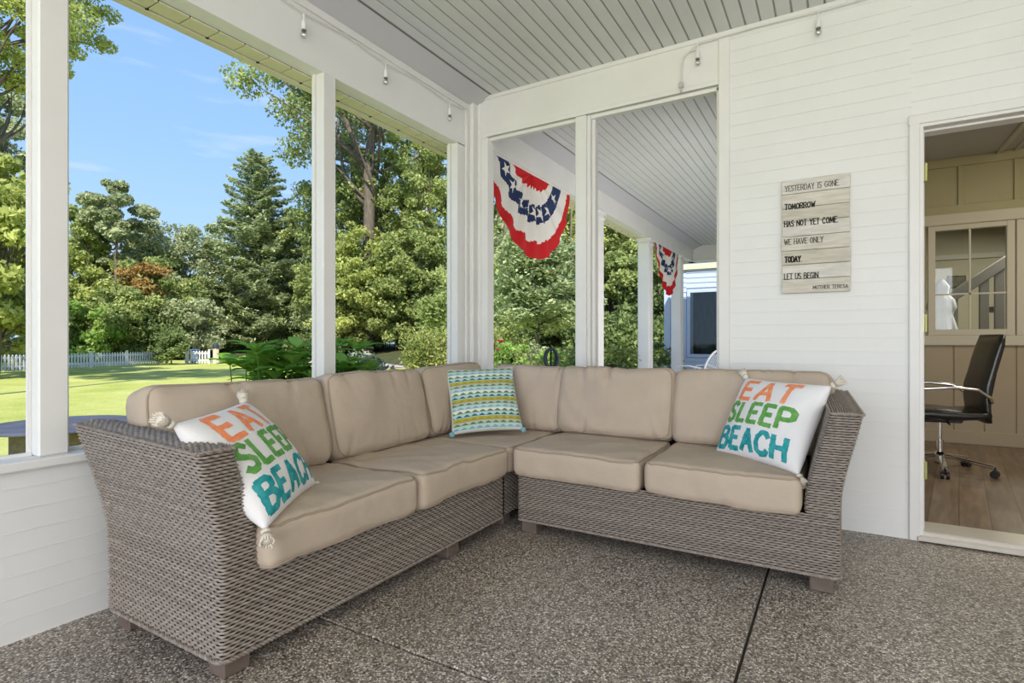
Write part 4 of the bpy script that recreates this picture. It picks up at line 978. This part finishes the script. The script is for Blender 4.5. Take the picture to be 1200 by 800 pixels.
# ---- leaves and trees
def leaves(name, pts, size, m, parent=None, flat=.0, aspect=.55, nrm=None, seed=0, kind=None, sv=.35, droop=0.):
    r = np.random.default_rng(seed); n = len(pts); pts = np.asarray(pts, float)
    sz = size * (1 + sv * r.uniform(-1, 1, n))[:, None]
    d = r.normal(size=(n, 3)); d[:, 2] = d[:, 2] * (1 - flat) - droop; d /= np.linalg.norm(d, axis=1, keepdims=True) + 1e-9
    up = r.normal(size=(n, 3)) * (1 - flat) + np.array([0, 0, 1.]) * (.5 + flat * 1.5)
    if nrm is not None: up = up * .55 + nrm * 1.0
    s_ = np.cross(d, up); s_ /= np.linalg.norm(s_, axis=1, keepdims=True) + 1e-9
    a = pts - d * sz * .5; b = pts + s_ * sz * aspect * .5; c = pts + d * sz * .5; e_ = pts - s_ * sz * aspect * .5
    V = np.stack([a, b, c, e_], 1).reshape(-1, 3)
    me = bpy.data.meshes.new(name); me.vertices.add(4 * n); me.vertices.foreach_set('co', V.ravel())
    me.loops.add(4 * n); me.loops.foreach_set('vertex_index', np.arange(4 * n, dtype=np.int32)); me.polygons.add(n)
    me.polygons.foreach_set('loop_start', np.arange(0, 4 * n, 4, dtype=np.int32)); me.polygons.foreach_set('loop_total', np.full(n, 4, dtype=np.int32))
    me.materials.append(m); me.update(calc_edges=True); me.validate()
    o = bpy.data.objects.new(name, me); C.objects.link(o)
    if parent is not None: o.parent = parent
    if kind: o['kind'] = kind
    return o
BARK = mat('grey_brown_bark', (.10, .08, .06), .9, col2=(.19, .155, .12), nscale=9, stretch=(1, 1, .25), bump=.4)
def limb(mb, p, q, r0, r1, rs, bend=.12, n=6):
    p = Vector(p); q = Vector(q); L_ = (q - p).length; o = Vector((rs.uniform(-1, 1), rs.uniform(-1, 1), rs.uniform(-.4, .4))) * L_ * bend
    pts = [p.lerp(q, k / n) + o * math.sin(PI * k / n) for k in range(n + 1)]; mb.tube(pts, [r0 + (r1 - r0) * k / n for k in range(n + 1)], 7)
    return pts
def broadleaf(name, label, base, H, crown, m, seed, nclus=60, nleaf=14000, lsize=.3, trunk=.2, group=None, clus=.22, zmin=.3, shape=1., clear=0., cat='tree'):
    """crown = (rx, rz_center_height, rz) in metres above the base"""
    t = thing(name, label, cat, base, 0, group); rs = random.Random(seed); r = np.random.default_rng(seed); rx, hc, rz = crown
    mb = MB(); top = Vector((rs.uniform(-.1, .1) * rx, rs.uniform(-.1, .1) * rx, hc + rz * .55)); tp = limb(mb, (0, 0, 0), top, trunk, trunk * .25, rs, .03, 10)
    cs = []
    for k in range(nclus):
        while True:
            v = r.normal(size=3); v /= np.linalg.norm(v); rad = r.uniform(.35, 1) ** .6
            p = np.array([v[0] * rx * rad, v[1] * rx * rad, hc + v[2] * rz * rad])
            wz = (p[2] - (hc - rz)) / (2 * rz)
            if shape > 1: p[:2] *= (1 - .55 * max(0, wz - .4) * (shape - 1)) 
            if p[2] > zmin: break
        cs.append(p)
        if k % 3 == 0 and trunk > .03:
            f = min(.98, max(.2, (p[2] - rz * .5) / top.z)); i = int(f * 10); limb(mb, tp[min(i, 10)], p * .97, trunk * .28, trunk * .05, rs, .12, 5)
    mb.build('trunk', BARK, t, smooth=True)
    cs = np.array(cs); cr_ = clus * rx * (.6 + .8 * r.random(len(cs))); idx = r.integers(0, len(cs), nleaf)
    v = r.normal(size=(nleaf, 3)); v /= np.linalg.norm(v, axis=1, keepdims=True); rad = r.random(nleaf) ** .33
    P = cs[idx] + v * (cr_[idx] * rad)[:, None] * np.array([1.15, 1.15, .75])
    leaves('foliage', P, lsize, m, t, seed=seed, nrm=v)
    return t
def conifer(name, label, base, H, R, m, seed, z0=.12, nleaf=16000, lsize=.4, trunk=.25, group=None, gap=.5):
    t = thing(name, label, 'tree', base, 0, group); rs = random.Random(seed); r = np.random.default_rng(seed)
    mb = MB(); mb.tube([(0, 0, 0), (.1, 0, H * .4), (0, .05, H * .97)], [trunk, trunk * .7, .03], 8)
    P = []; Nn = []; z = H * z0; br = []
    while z < H * .985:
        f = (z / H - z0) / (1 - z0); rad = R * (1 - f) ** .48 * (.55 + .45 * min(1, (f + .12) * 5)); nb = rs.randint(5, 7); a0 = rs.uniform(0, 6.3)
        for k in range(nb):
            a = a0 + 2 * PI * k / nb + rs.uniform(-.3, .3); l = rad * rs.uniform(.62, 1.12) + .15; dz = l * rs.uniform(.02, .22)
            br.append((Vector((0, 0, z)), Vector((l * math.cos(a), l * math.sin(a), z + dz)), l))
        z += gap * rs.uniform(.7, 1.2)
    tot = sum(b[2] ** 1.4 for b in br)
    for p, q, l in br:
        mid = (p + q) / 2 - Vector((0, 0, l * .06)); mb.tube([p, mid, q], [.05, .035, .012], 5)
        n = max(10, int(nleaf * l ** 1.4 / tot)); s_ = r.random(n) ** .75 * .95 + .08; lat = (r.random(n) - .5) * 2 * l * .30 * (1.15 - s_)[...] + r.normal(size=n) * .05
        d = np.array(q - p) / l; sd = np.array([-d[1], d[0], 0]); pos = np.array(p) + np.outer(s_ * l, d) + np.outer(lat * 1.3, sd); pos[:, 2] += r.normal(size=n) * .08 * (.6 + l * .15) - l * .06 * np.sin(s_ * PI) + .04
        P.append(pos)
    mb.build('trunk', BARK, t, smooth=True); leaves('foliage', np.concatenate(P), lsize, m, t, flat=.6, aspect=.4, seed=seed)
    return t
LY = leafmat('yellow_green_leaf', (.24, .31, .07), (.78, .82, .30), .45)
LM = leafmat('mid_green_leaf', (.15, .22, .06), (.60, .66, .26), .42)
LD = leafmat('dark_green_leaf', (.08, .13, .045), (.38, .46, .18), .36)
LP = leafmat('pine_needles', (.22, .30, .14), (.74, .80, .46), .35)
LG = leafmat('grey_green_leaf', (.20, .26, .12), (.68, .72, .42), .38)
LO = leafmat('orange_tinged_leaf', (.30, .18, .06), (.62, .42, .16), .35)
LB = leafmat('bright_garden_leaf', (.18, .34, .05), (.56, .72, .22), .45)
LPALE = leafmat('pale_dogwood_leaf', (.24, .33, .14), (.74, .80, .46), .4)
def gp(px, D): p = at(px, D); return (p.x, p.y, GZ)
def hz(py, D): return CAMZ + (400 - py) / 642. * D - GZ      # height above the lawn of a point seen at row py

# left edge
broadleaf('deciduous_tree', 'tall yellow-green tree reaching over the frame top at far left', gp(-42, 14), 13, (3.3, 10.9, 3.0), LY, 101, nclus=230, nleaf=52000, lsize=.11, trunk=.16, clus=.11)
conifer('conifer_tree', 'drooping grey-green conifer at the far left edge behind the fence', gp(-30, 27), 15, 2.6, LG, 102, z0=.05, nleaf=24000, lsize=.26, gap=.4)
broadleaf('deciduous_tree', 'olive green tree below the tall one at the left edge', gp(-8, 21), 9, (2.3, 4.6, 4.2), LY, 103, nclus=90, nleaf=20000, lsize=.27, trunk=.2, clus=.24)
broadleaf('deciduous_tree', 'hazy tall green tree filling the strip left of the nearest post', gp(-12, 24), 14, (2.1, 7.6, 6.4), LG, 105, nclus=120, nleaf=26000, lsize=.2, trunk=.15, clus=.2)
broadleaf('deciduous_tree', 'dark layered tree standing left of the nearest window post', gp(-110, 30), 12, (4.5, 7, 6), LM, 104, nclus=80, nleaf=16000, lsize=.3, trunk=.2)
# far skyline
broadleaf('deciduous_tree', 'tall thin crowned tree rising alone against the sky at left', gp(137, 46), hz(208, 46), (2.4, hz(250, 46), 2.6), LG, 110, nclus=26, nleaf=9000, lsize=.32, trunk=.2, clus=.24)
broadleaf('deciduous_tree', 'shorter rounded tree left of the lone tall crown', gp(102, 47), hz(240, 47), (2.0, hz(268, 47), 2.0), LM, 111, nclus=24, nleaf=6000, lsize=.32, trunk=.18, clus=.3)
for k, (px, D, py, rx, m, lab) in enumerate((
    (60, 50, 250, 4.5, LM, 'broad green tree hidden partly by the nearest window post'),
    (110, 48, 272, 4.2, LY, 'golden green tree under the lone tall crown'),
    (160, 51, 264, 4.0, LG, 'hazy tree in the gap between the lone crown and the great pine'),
    (205, 52, 262, 4.2, LG, 'grey green tree just left of the great pine'),
    (240, 56, 258, 4.0, LP, 'small dark tree at the left foot of the great pine'),
    (185, 45, 300, 3.6, LM, 'rounded bright tree below the skyline gap'),
    (222, 52, 318, 3.6, LM, 'low round tree above the fence gate'),
    (357, 57, 215, 4.6, LM, 'leafy tree just right of the great pine'),
    )):
    Ht = hz(py, D); broadleaf('deciduous_tree', lab, gp(px, D), Ht, (rx, Ht * .52, Ht * .48), m, 120 + k, nclus=110, nleaf=19000, lsize=.30, trunk=.2, clus=.19)
broadleaf('flowering_tree', 'small orange tinged tree above the picket fence', gp(170, 43), 6, (1.5, hz(328, 43), 1.3), LO, 140, nclus=20, nleaf=4000, lsize=.26, trunk=.1, clus=.36)
conifer('pine_tree', 'great layered pine standing against the blue sky', gp(302, 54), hz(176, 54), 5.5, LP, 150, z0=.06, nleaf=56000, lsize=.40, trunk=.35, gap=.42)
conifer('pine_tree', 'lower dark pine at the right foot of the great pine', gp(340, 56), hz(262, 56), 3.8, LP, 151, z0=.04, nleaf=16000, lsize=.34, gap=.45)
# hedge of shrubs behind the fence
hb = [(-60, 40), (-25, 37), (8, 38), (40, 39), (75, 40), (105, 39), (135, 40), (162, 41), (195, 42), (225, 43), (258, 54), (290, 55), (322, 55), (352, 54), (382, 53)]
for k, (px, D) in enumerate(hb):
    py = 345 + 12 * math.sin(k * 1.7) + (10 if px > 240 else 0); Ht = hz(py, D)
    broadleaf('shrub', 'leafy green shrub in the hedgerow behind the picket fence and drive', (gp(px, D)), Ht, (2.1 if px < 250 else 2.7, Ht * .5, Ht * .5), (LM, LB, LM, LD, LG)[k % 5] if px > 150 else (LM, LY, LB)[k % 3], 160 + k, nclus=34, nleaf=7500, lsize=.27, trunk=.05, clus=.32, zmin=.1, group='hedgerow shrubs', cat='shrub')
broadleaf('shrub', 'dark upright bush growing in front of the picket fence', gp(201, 33.5), 2.4, (.85, 1.15, 1.15), LD, 180, nclus=30, nleaf=5000, lsize=.16, trunk=.05, clus=.34, zmin=.1, cat='shrub')
# tall tree with bare stems seen between the posts
def tall_tree():
    D = 46; K = D / 19; b = gp(431, D); t = thing('tall_tree', 'tall bare-stemmed tree with hanging leafy boughs beyond the middle opening', 'tree', b)
    rs = random.Random(9); r = np.random.default_rng(9); mb = MB()
    ux = Vector((RT[0], RT[1], 0)); uf = Vector((FW[0], FW[1], 0))
    def T(px, py, dd=0): return ux * ((px - 431) / 642. * D) + uf * dd * K + Vector((0, 0, CAMZ + (400 - py) / 642. * D - GZ))
    mb.tube([(0, 0, 0), T(431, 330), T(433, 240), T(431, 190), T(438, 150), T(446, 90), T(450, 20), T(452, -70)], [q * K for q in (.24, .21, .19, .17, .13, .11, .09, .05)], 10)
    mb.tube([T(431, 215), T(420, 180), T(405, 140), T(390, 90), T(372, 30)], [q * K for q in (.11, .09, .08, .06, .04)], 8)
    mb.tube([T(433, 245), T(415, 225), T(402, 200), T(396, 150), T(392, 60, 1)], [q * K for q in (.09, .08, .06, .05, .03)], 8)
    mb.tube([T(436, 160), T(424, 130), T(420, 90), T(414, 20)], [q * K for q in (.08, .07, .05, .03)], 8)
    mb.tube([T(478, 400, 3), T(480, 250, 3), T(476, 120, 3), T(480, 0, 3)], [q * K for q in (.14, .12, .10, .07)], 8)
    ends = []
    for k in range(60):
        px = rs.uniform(325, 545); py = rs.uniform(-120, 150) if px > 375 else rs.uniform(60, 190) if rs.random() < .6 else rs.uniform(-60, 100)
        q = T(px, py, rs.uniform(-2.4, 2.6)); ends.append(q)
        s_ = T(441 + rs.uniform(-10, 10), min(260, py + rs.uniform(20, 120))); limb(mb, s_, q, .05 * K, .012 * K, rs, .1, 5)
    mb.build('trunk', BARK, t, smooth=True)
    cs = np.array([tuple(q) for q in ends]); n = 30000; idx = r.integers(0, len(cs), n); v = r.normal(size=(n, 3)); v /= np.linalg.norm(v, axis=1, keepdims=True)
    P = cs[idx] + v * (r.random(n) ** .5 * .75 * K)[:, None] * np.array([1, 1, .8]); leaves('foliage', P, .33, LM, t, seed=5, nrm=v)
tall_tree()
# woodland behind the garden: each tree its own crown
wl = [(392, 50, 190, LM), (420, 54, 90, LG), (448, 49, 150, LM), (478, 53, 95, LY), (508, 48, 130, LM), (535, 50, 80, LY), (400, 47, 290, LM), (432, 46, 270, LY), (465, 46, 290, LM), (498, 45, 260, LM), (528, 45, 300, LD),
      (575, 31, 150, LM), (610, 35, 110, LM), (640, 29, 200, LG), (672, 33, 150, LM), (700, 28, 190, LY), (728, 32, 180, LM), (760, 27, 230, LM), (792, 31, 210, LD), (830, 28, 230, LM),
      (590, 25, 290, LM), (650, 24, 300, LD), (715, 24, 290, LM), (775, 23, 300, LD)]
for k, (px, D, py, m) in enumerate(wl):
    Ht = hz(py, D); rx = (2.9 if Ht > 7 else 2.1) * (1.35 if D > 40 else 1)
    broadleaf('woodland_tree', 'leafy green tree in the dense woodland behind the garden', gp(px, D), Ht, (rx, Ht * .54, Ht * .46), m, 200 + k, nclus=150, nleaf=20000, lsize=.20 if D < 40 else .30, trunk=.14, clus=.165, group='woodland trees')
# dark undergrowth below them
for k, px in enumerate(range(385, 860, 36)):
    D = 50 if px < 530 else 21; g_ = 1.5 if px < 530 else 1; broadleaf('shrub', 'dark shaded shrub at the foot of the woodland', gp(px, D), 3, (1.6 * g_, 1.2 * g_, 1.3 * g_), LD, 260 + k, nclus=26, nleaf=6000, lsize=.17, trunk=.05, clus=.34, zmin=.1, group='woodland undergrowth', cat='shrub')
# slender grey trunks in the woodland
for k, (px, D) in enumerate(((592, 19), (668, 26))):
    t = thing('tree_trunk', 'slender grey trunk standing at the woodland edge', 'tree trunk', gp(px, D), 0, 'slender woodland trunks'); m = MB(); m.tube([(0, 0, 0), (.05, 0, 2), (-.03, .05, 4.5), (.1, 0, 8)], [.10, .085, .07, .04], 8); m.build('trunk', BARK, t, smooth=True)

broadleaf('understory_tree', 'young leafy tree just right of the corner post before the woodland', gp(555, 18), hz(290, 18), (1.6, 2.2, 1.9), LM, 290, nclus=50, nleaf=11000, lsize=.14, trunk=.05, clus=.3)
def dogwood():
    D = 13; t = thing('dogwood_tree', 'dogwood with tiers of pale leaves beyond the nearer bunting', 'tree', gp(628, D)); rs = random.Random(4); r = np.random.default_rng(4); mb = MB()
    mb.tube([(0, 0, 0), (.06, 0, 1.2), (0, .05, 2.2), (.05, 0, 3.4)], [.07, .055, .045, .02], 8); P = []
    for k in range(34):
        z = 1.9 + 2.0 * k / 34; a = k * 2.4; l = 1.9 * (1 - .45 * (z - 1.9) / 2.0) * rs.uniform(.6, 1); q = Vector((l * math.cos(a), l * math.sin(a), z + .15)); limb(mb, (0, 0, z - .3), q, .025, .008, rs, .06, 4)
        n = 420; s_ = r.random(n) ** .6; d = np.array([math.cos(a), math.sin(a), 0]); sd = np.array([-d[1], d[0], 0]); pos = np.outer(s_ * l, d) + np.outer(r.normal(size=n) * .25 * (s_ + .2), sd); pos[:, 2] += z - .3 + .45 * s_ + r.normal(size=n) * .05 - .25 * (s_ > .85) * r.random(n); P.append(pos)
    mb.build('trunk', BARK, t, smooth=True); leaves('foliage', np.concatenate(P), .13, LPALE, t, flat=.55, aspect=.5, seed=3, droop=.3)
dogwood()
# picket fence
WF = mat('white_picket_paint', (.78, .78, .80), .6)
def fence(label, a, b, h, group=None):
    p0 = Vector(gp(*a)); p1 = Vector(gp(*b)); t = thing('picket_fence', label, 'fence', tuple(p0), math.atan2(p1.y - p0.y, p1.x - p0.x)); Ln = (p1 - p0).length
    n = int(Ln / .17); np_ = max(2, int(Ln / 2.2) + 1)
    m = MB()
    for k in range(n):
        if k * .17 % 1 >= 0:
            x = .08 + k * .17; m.prism([(x, .05), (x + .085, .05), (x + .085, h - .06), (x + .0425, h), (x, h - .06)], -.012, .012, 'y')
    m.build('pickets', WF, t)['kind'] = 'stuff'
    for zr in (.2, h - .2): m = MB(); m.box((0, .012, zr), (Ln, .04, zr + .07)); m.build('rail', WF, t)
    for k in range(np_):
        x = Ln * k / (np_ - 1); m = MB(); m.box((x - .05, -.02, 0), (x + .05, .08, h + .06), 0, bev=.01); m.box((x - .065, -.035, h + .06), (x + .065, .095, h + .09), 0, bev=.01); m.build('post', WF, t)
fence('white picket fence running across the lawn edge at left', (-70, 23), (186, 34.2), .82); fence('short white picket fence length between the dark bush and the lamp post', (218, 34.8), (245, 35), .85)
lp = thing('lamp_post', 'short pale post with a dark lantern at the end of the picket fence', 'lamp', gp(253, 35)); m = MB(); m.box((-.13, -.13, 0), (.13, .13, .98), 0, bev=.02); m.build('post', mat('pale_post_paint', (.70, .60, .48), .6), lp); m = MB(); m.lathe([(.16, .98), (.19, 1.02), (.17, 1.22), (.08, 1.33), (.02, 1.36)], 12); m.build('lantern', mat('dark_lantern', (.04, .05, .07), .5), lp)
for k, (px, c_, lab) in enumerate(((228, (.10, .18, .36), 'blue bin standing behind the short fence length'),)):
    b_ = thing('wheeled_bin', lab, 'bin', gp(px, 36)); m = MB(); m.lathe([(.22, 0), (.28, .85)], 4); m.build('body', mat('bin_plastic_%d' % k, c_, .5), b_); m = MB(); m.box((-.24, -.24, .85), (.24, .24, .93), 0, bev=.02); m.build('lid', mat('bin_plastic_%d' % k, c_, .5), b_)

# round patio table outside the screen
pt = thing('fire_pit_table', 'round slate blue topped fire table on the lawn outside the nearest opening', 'table', gp(72, 6.15)); m = MB(); m.lathe([(.70, .478), (.72, .485), (.72, .50), (.70, .512), (.001, .515)], 48); m.build('tabletop', mat('slate_blue_top', (.06, .068, .095), .9, col2=(.09, .10, .135), nscale=5), pt, smooth=True, angle=30); m = MB(); m.lathe([(.40, 0), (.44, .03), (.44, .44), (.40, .478)], 36); m.build('base', mat('brown_stone_base', (.22, .18, .12), .8, col2=(.12, .10, .07), nscale=14, bump=.4), pt, smooth=True, angle=30)

# ---- garden plants near the porch
def blade_leaf(mb, base, d, L_, W_, curl, n=5):
    base = Vector(base); d = Vector(d).normalized(); s_ = d.cross(Vector((0, 0, 1)));
    if s_.length < 1e-3: s_ = Vector((1, 0, 0))
    s_.normalize(); up = s_.cross(d); b = len(mb.v)
    for i in range(n + 1):
        t = i / n; w_ = W_ / 2 * math.sin(PI * min(1, t * .93 + .04)) ** .8; c = base + d * L_ * t + Vector((0, 0, -curl * L_ * t * t)); mb.v += [tuple(c - s_ * w_ + up * w_ * .25), tuple(c), tuple(c + s_ * w_ + up * w_ * .25)]
    for i in range(n):
        for e_ in (0, 1): mb.f.append((b + i * 3 + e_, b + i * 3 + e_ + 1, b + i * 3 + e_ + 4, b + i * 3 + e_ + 3)); mb.m.append(0)
def leafy(name, label, base, stems, hgt, L_, W_, m, seed, spread=.25, whorl=5, levels=4, curl=.35, group=None):
    t = thing(name, label, 'plant', base, 0, group); rs = random.Random(seed); st = MB(); lf = MB()
    for k in range(stems):
        a = rs.uniform(0, 6.3); r = rs.uniform(0, spread); h = hgt * rs.uniform(.75, 1); p = Vector((r * math.cos(a) * .5, r * math.sin(a) * .5, 0)); q = Vector((r * math.cos(a) * 1.3, r * math.sin(a) * 1.3, h)); st.tube([p, (p + q) / 2, q], [.007, .006, .004], 5)
        for lv in range(levels):
            f = .45 + .55 * lv / (levels - 1); c = p.lerp(q, f); a1 = rs.uniform(0, 6.3); nn = whorl + (2 if lv == levels - 1 else 0)
            for j in range(nn):
                a2 = a1 + 2 * PI * j / nn + rs.uniform(-.2, .2); el = rs.uniform(.1, .55) + .3 * (lv == levels - 1); l = L_ * rs.uniform(.75, 1.15); blade_leaf(lf, c, (math.cos(a2) * math.cos(el), math.sin(a2) * math.cos(el), math.sin(el)), l, W_ * l / L_, curl)
    st.build('stem', mat('green_stem', (.10, .18, .03), .6), t); lf.build('foliage', m, t, smooth=True); return t
HY = leafmat('glossy_bright_leaf', (.16, .36, .04), (.52, .78, .18), .5)
for k, (px, D, top, sd) in enumerate(((300, 4.1, 424, 1), (322, 4.0, 410, 2), (345, 4.0, 402, 3), (362, 4.3, 412, 4), (384, 4.0, 418, 5), (402, 4.2, 404, 6))):
    leafy('broadleaf_plant', 'bright green plant with whorls of pointed leaves outside the sill behind the left cushions', gp(px, D), 9, hz(top, D), .24, .10, HY, 300 + sd, .16, group='pointed leaf plants under the openings')
VG = leafmat('variegated_leaf', (.05, .11, .04), (.55, .58, .48), .2)
for k, (px, D, top) in enumerate(((405, 5.2, 424), (428, 5.3, 412), (448, 5.3, 420), (470, 5.6, 434))):
    Ht = hz(top, D); broadleaf('variegated_shrub', 'dark shrub with pale edged small leaves outside the middle opening', gp(px, D), Ht, (.36, Ht * .62, Ht * .38), VG, 320 + k, nclus=34, nleaf=3200, lsize=.055, trunk=.012, clus=.4, zmin=.1, group='variegated shrubs', cat='shrub')
leafy('yellow_plant', 'small lime yellow plant at the foot of the variegated shrub', gp(411, 4.4), 5, hz(440, 4.4), .06, .035, leafmat('lime_leaf', (.55, .60, .08), (.75, .75, .15)), 330, .05)
def yew():
    D = 11; t = thing('yew_shrub', 'spreading yew shrub with bright tips beyond the middle opening', 'shrub', gp(505, D)); r = np.random.default_rng(8); rs = random.Random(8); mb = MB(); P = []
    for k in range(60):
        a = k * 2.4; l = .56 * rs.uniform(.5, 1); z1 = rs.uniform(.5, 1) * (hz(382, D)) * (1 - .2 * l); q = Vector((l * math.cos(a), l * math.sin(a), z1)); limb(mb, (0, 0, .1), q, .02, .006, rs, .08, 4)
        n = 260; s_ = .35 + .7 * r.random(n); pos = np.outer(s_, np.array(q)) + r.normal(size=(n, 3)) * .07; P.append(pos)
    mb.build('trunk', BARK, t); leaves('foliage', np.concatenate(P), .085, leafmat('yew_leaf', (.12, .18, .04), (.66, .68, .24), .3), t, flat=.1, aspect=.3, seed=2, droop=-.3)
yew()
# flower bed by the far porch
beds = [(565, 9, 410, LD, .45), (592, 9.5, 398, LB, .5), (612, 8.5, 412, LM, .4), (630, 9.8, 403, LG, .5), (650, 9, 408, LB, .45), (672, 9.5, 410, LM, .45), (690, 9.2, 414, LD, .4), (600, 7.4, 422, leafmat('blue_green_fern', (.12, .24, .14), (.34, .50, .32), .3), .35), (722, 9.8, 414, LD, .5), (752, 10.6, 418, LG, .4), (772, 11.6, 404, LD, .4)]
labs = ['dark green bed plant beside the corner post', 'tall bright green perennial behind the pink roses', 'mid green perennial in front of the tall bright one', 'grey green perennial left of the coiled hose', 'bright perennial just behind the coiled hose', 'low perennial left of the white mullion', 'dark plant hidden behind the white mullion', 'feathery blue green plant low beside the corner cushion', 'dark plant behind the ferns', 'grey green plant beside the middle porch column', 'dark plant left of the blue wing']
for k, (px, D, py, m, rx) in enumerate(beds):
    Ht = hz(py, D); broadleaf('garden_plant', labs[k], gp(px, D), Ht, (rx, Ht * .55, Ht * .45), m, 340 + k, nclus=30, nleaf=2600, lsize=.075, trunk=.012, clus=.34, zmin=.05, cat='plant')
def fern(label, px, D, py, sd):
    t = thing('fern', label, 'fern', gp(px, D), 0, 'garden ferns'); rs = random.Random(sd); lf = MB(); H = hz(py, D)
    for k in range(16):
        a = 2 * PI * k / 16 + rs.uniform(-.2, .2); l = rs.uniform(.55, .75); pts = []
        for i in range(15):
            f_ = i / 14; pts.append(Vector((l * f_ * math.cos(a), l * f_ * math.sin(a), H * (1 - (1 - f_ * 1.3) ** 2) if f_ < .77 else H * (1 - .8 * (f_ - .77)))))
        for i in range(3, 14):
            p = pts[i]; d = (pts[i + 1] - pts[i - 1]).normalized(); s_ = d.cross(Vector((0, 0, 1))).normalized(); w_ = .16 * math.sin(PI * (i - 1) / 15)
            for q in (-1, 1): blade_leaf(lf, p, s_ * q + d * .35, w_, .028, .15, 2)
    lf.build('fronds', leafmat('fern_leaf', (.20, .28, .06), (.52, .56, .22), .4), t)
fern('fern with arching yellow green fronds left of the middle porch column', 700, 8.3, 406, 1); fern('smaller fern tight against the middle porch column', 735, 9.9, 408, 2)
def rose(label, px, py, D, r_):
    p = at(px, D, py); t = thing('rose_bloom', label, 'flower', (p.x, p.y, GZ), 0, 'pink roses'); z = p.z - GZ
    m = MB(); m.tube([(0, 0, 0), (.02, 0, z * .5), (0, 0, z - .02)], .006, 5); m.build('stem', mat('green_stem', (.10, .18, .03), .6), t)
    m = MB()
    for ring, (n, rr, el) in enumerate(((3, .4, 1.2), (5, .7, .8), (7, 1., .35))):
        for j in range(n):
            a = 2 * PI * j / n + ring * .5; blade_leaf(m, (0, 0, z), (math.cos(a) * math.cos(el), math.sin(a) * math.cos(el), math.sin(el)), r_ * rr, r_ * .8, -.25, 4)
    m.build('petals', mat('pink_petal', (.72, .05, .17), .6, col2=(.85, .22, .32), nscale=30), t, smooth=True)
rose('deep pink rose bloom nearest the corner post', 577, 405, 7.5, .07); rose('paler pink rose bloom right of the deep pink one', 587, 402, 7.8, .08); rose('third small pink rose bloom just below the pale one', 583, 411, 7.6, .05)
# coiled hose on a stake
hp = at(646, 6.0); t = thing('coiled_hose', 'dark coiled garden hose hung on a stake behind the corner cushions', 'hose', (hp.x, hp.y, GZ), YAW)
m = MB(); pts = []
for k in range(24 * 5 + 1):
    a = 2 * PI * k / 24; q = k / 24; rx_ = .066 + .006 * math.sin(q * 2.1); pts.append((rx_ * math.cos(a), -.03 + .014 * q, 1.245 + .105 * math.sin(a)))
m.tube(pts, .018, 9); m.build('hose_coil', mat('dark_blue_grey_hose', (.035, .045, .06), .45), t, smooth=True)
m = MB(); m.tube([(0, .05, 0), (0, .05, 1.36), (0, -.04, 1.375)], .01, 8); m.build('stake', mat('dark_metal', (.04, .04, .045), .5, .5), t)
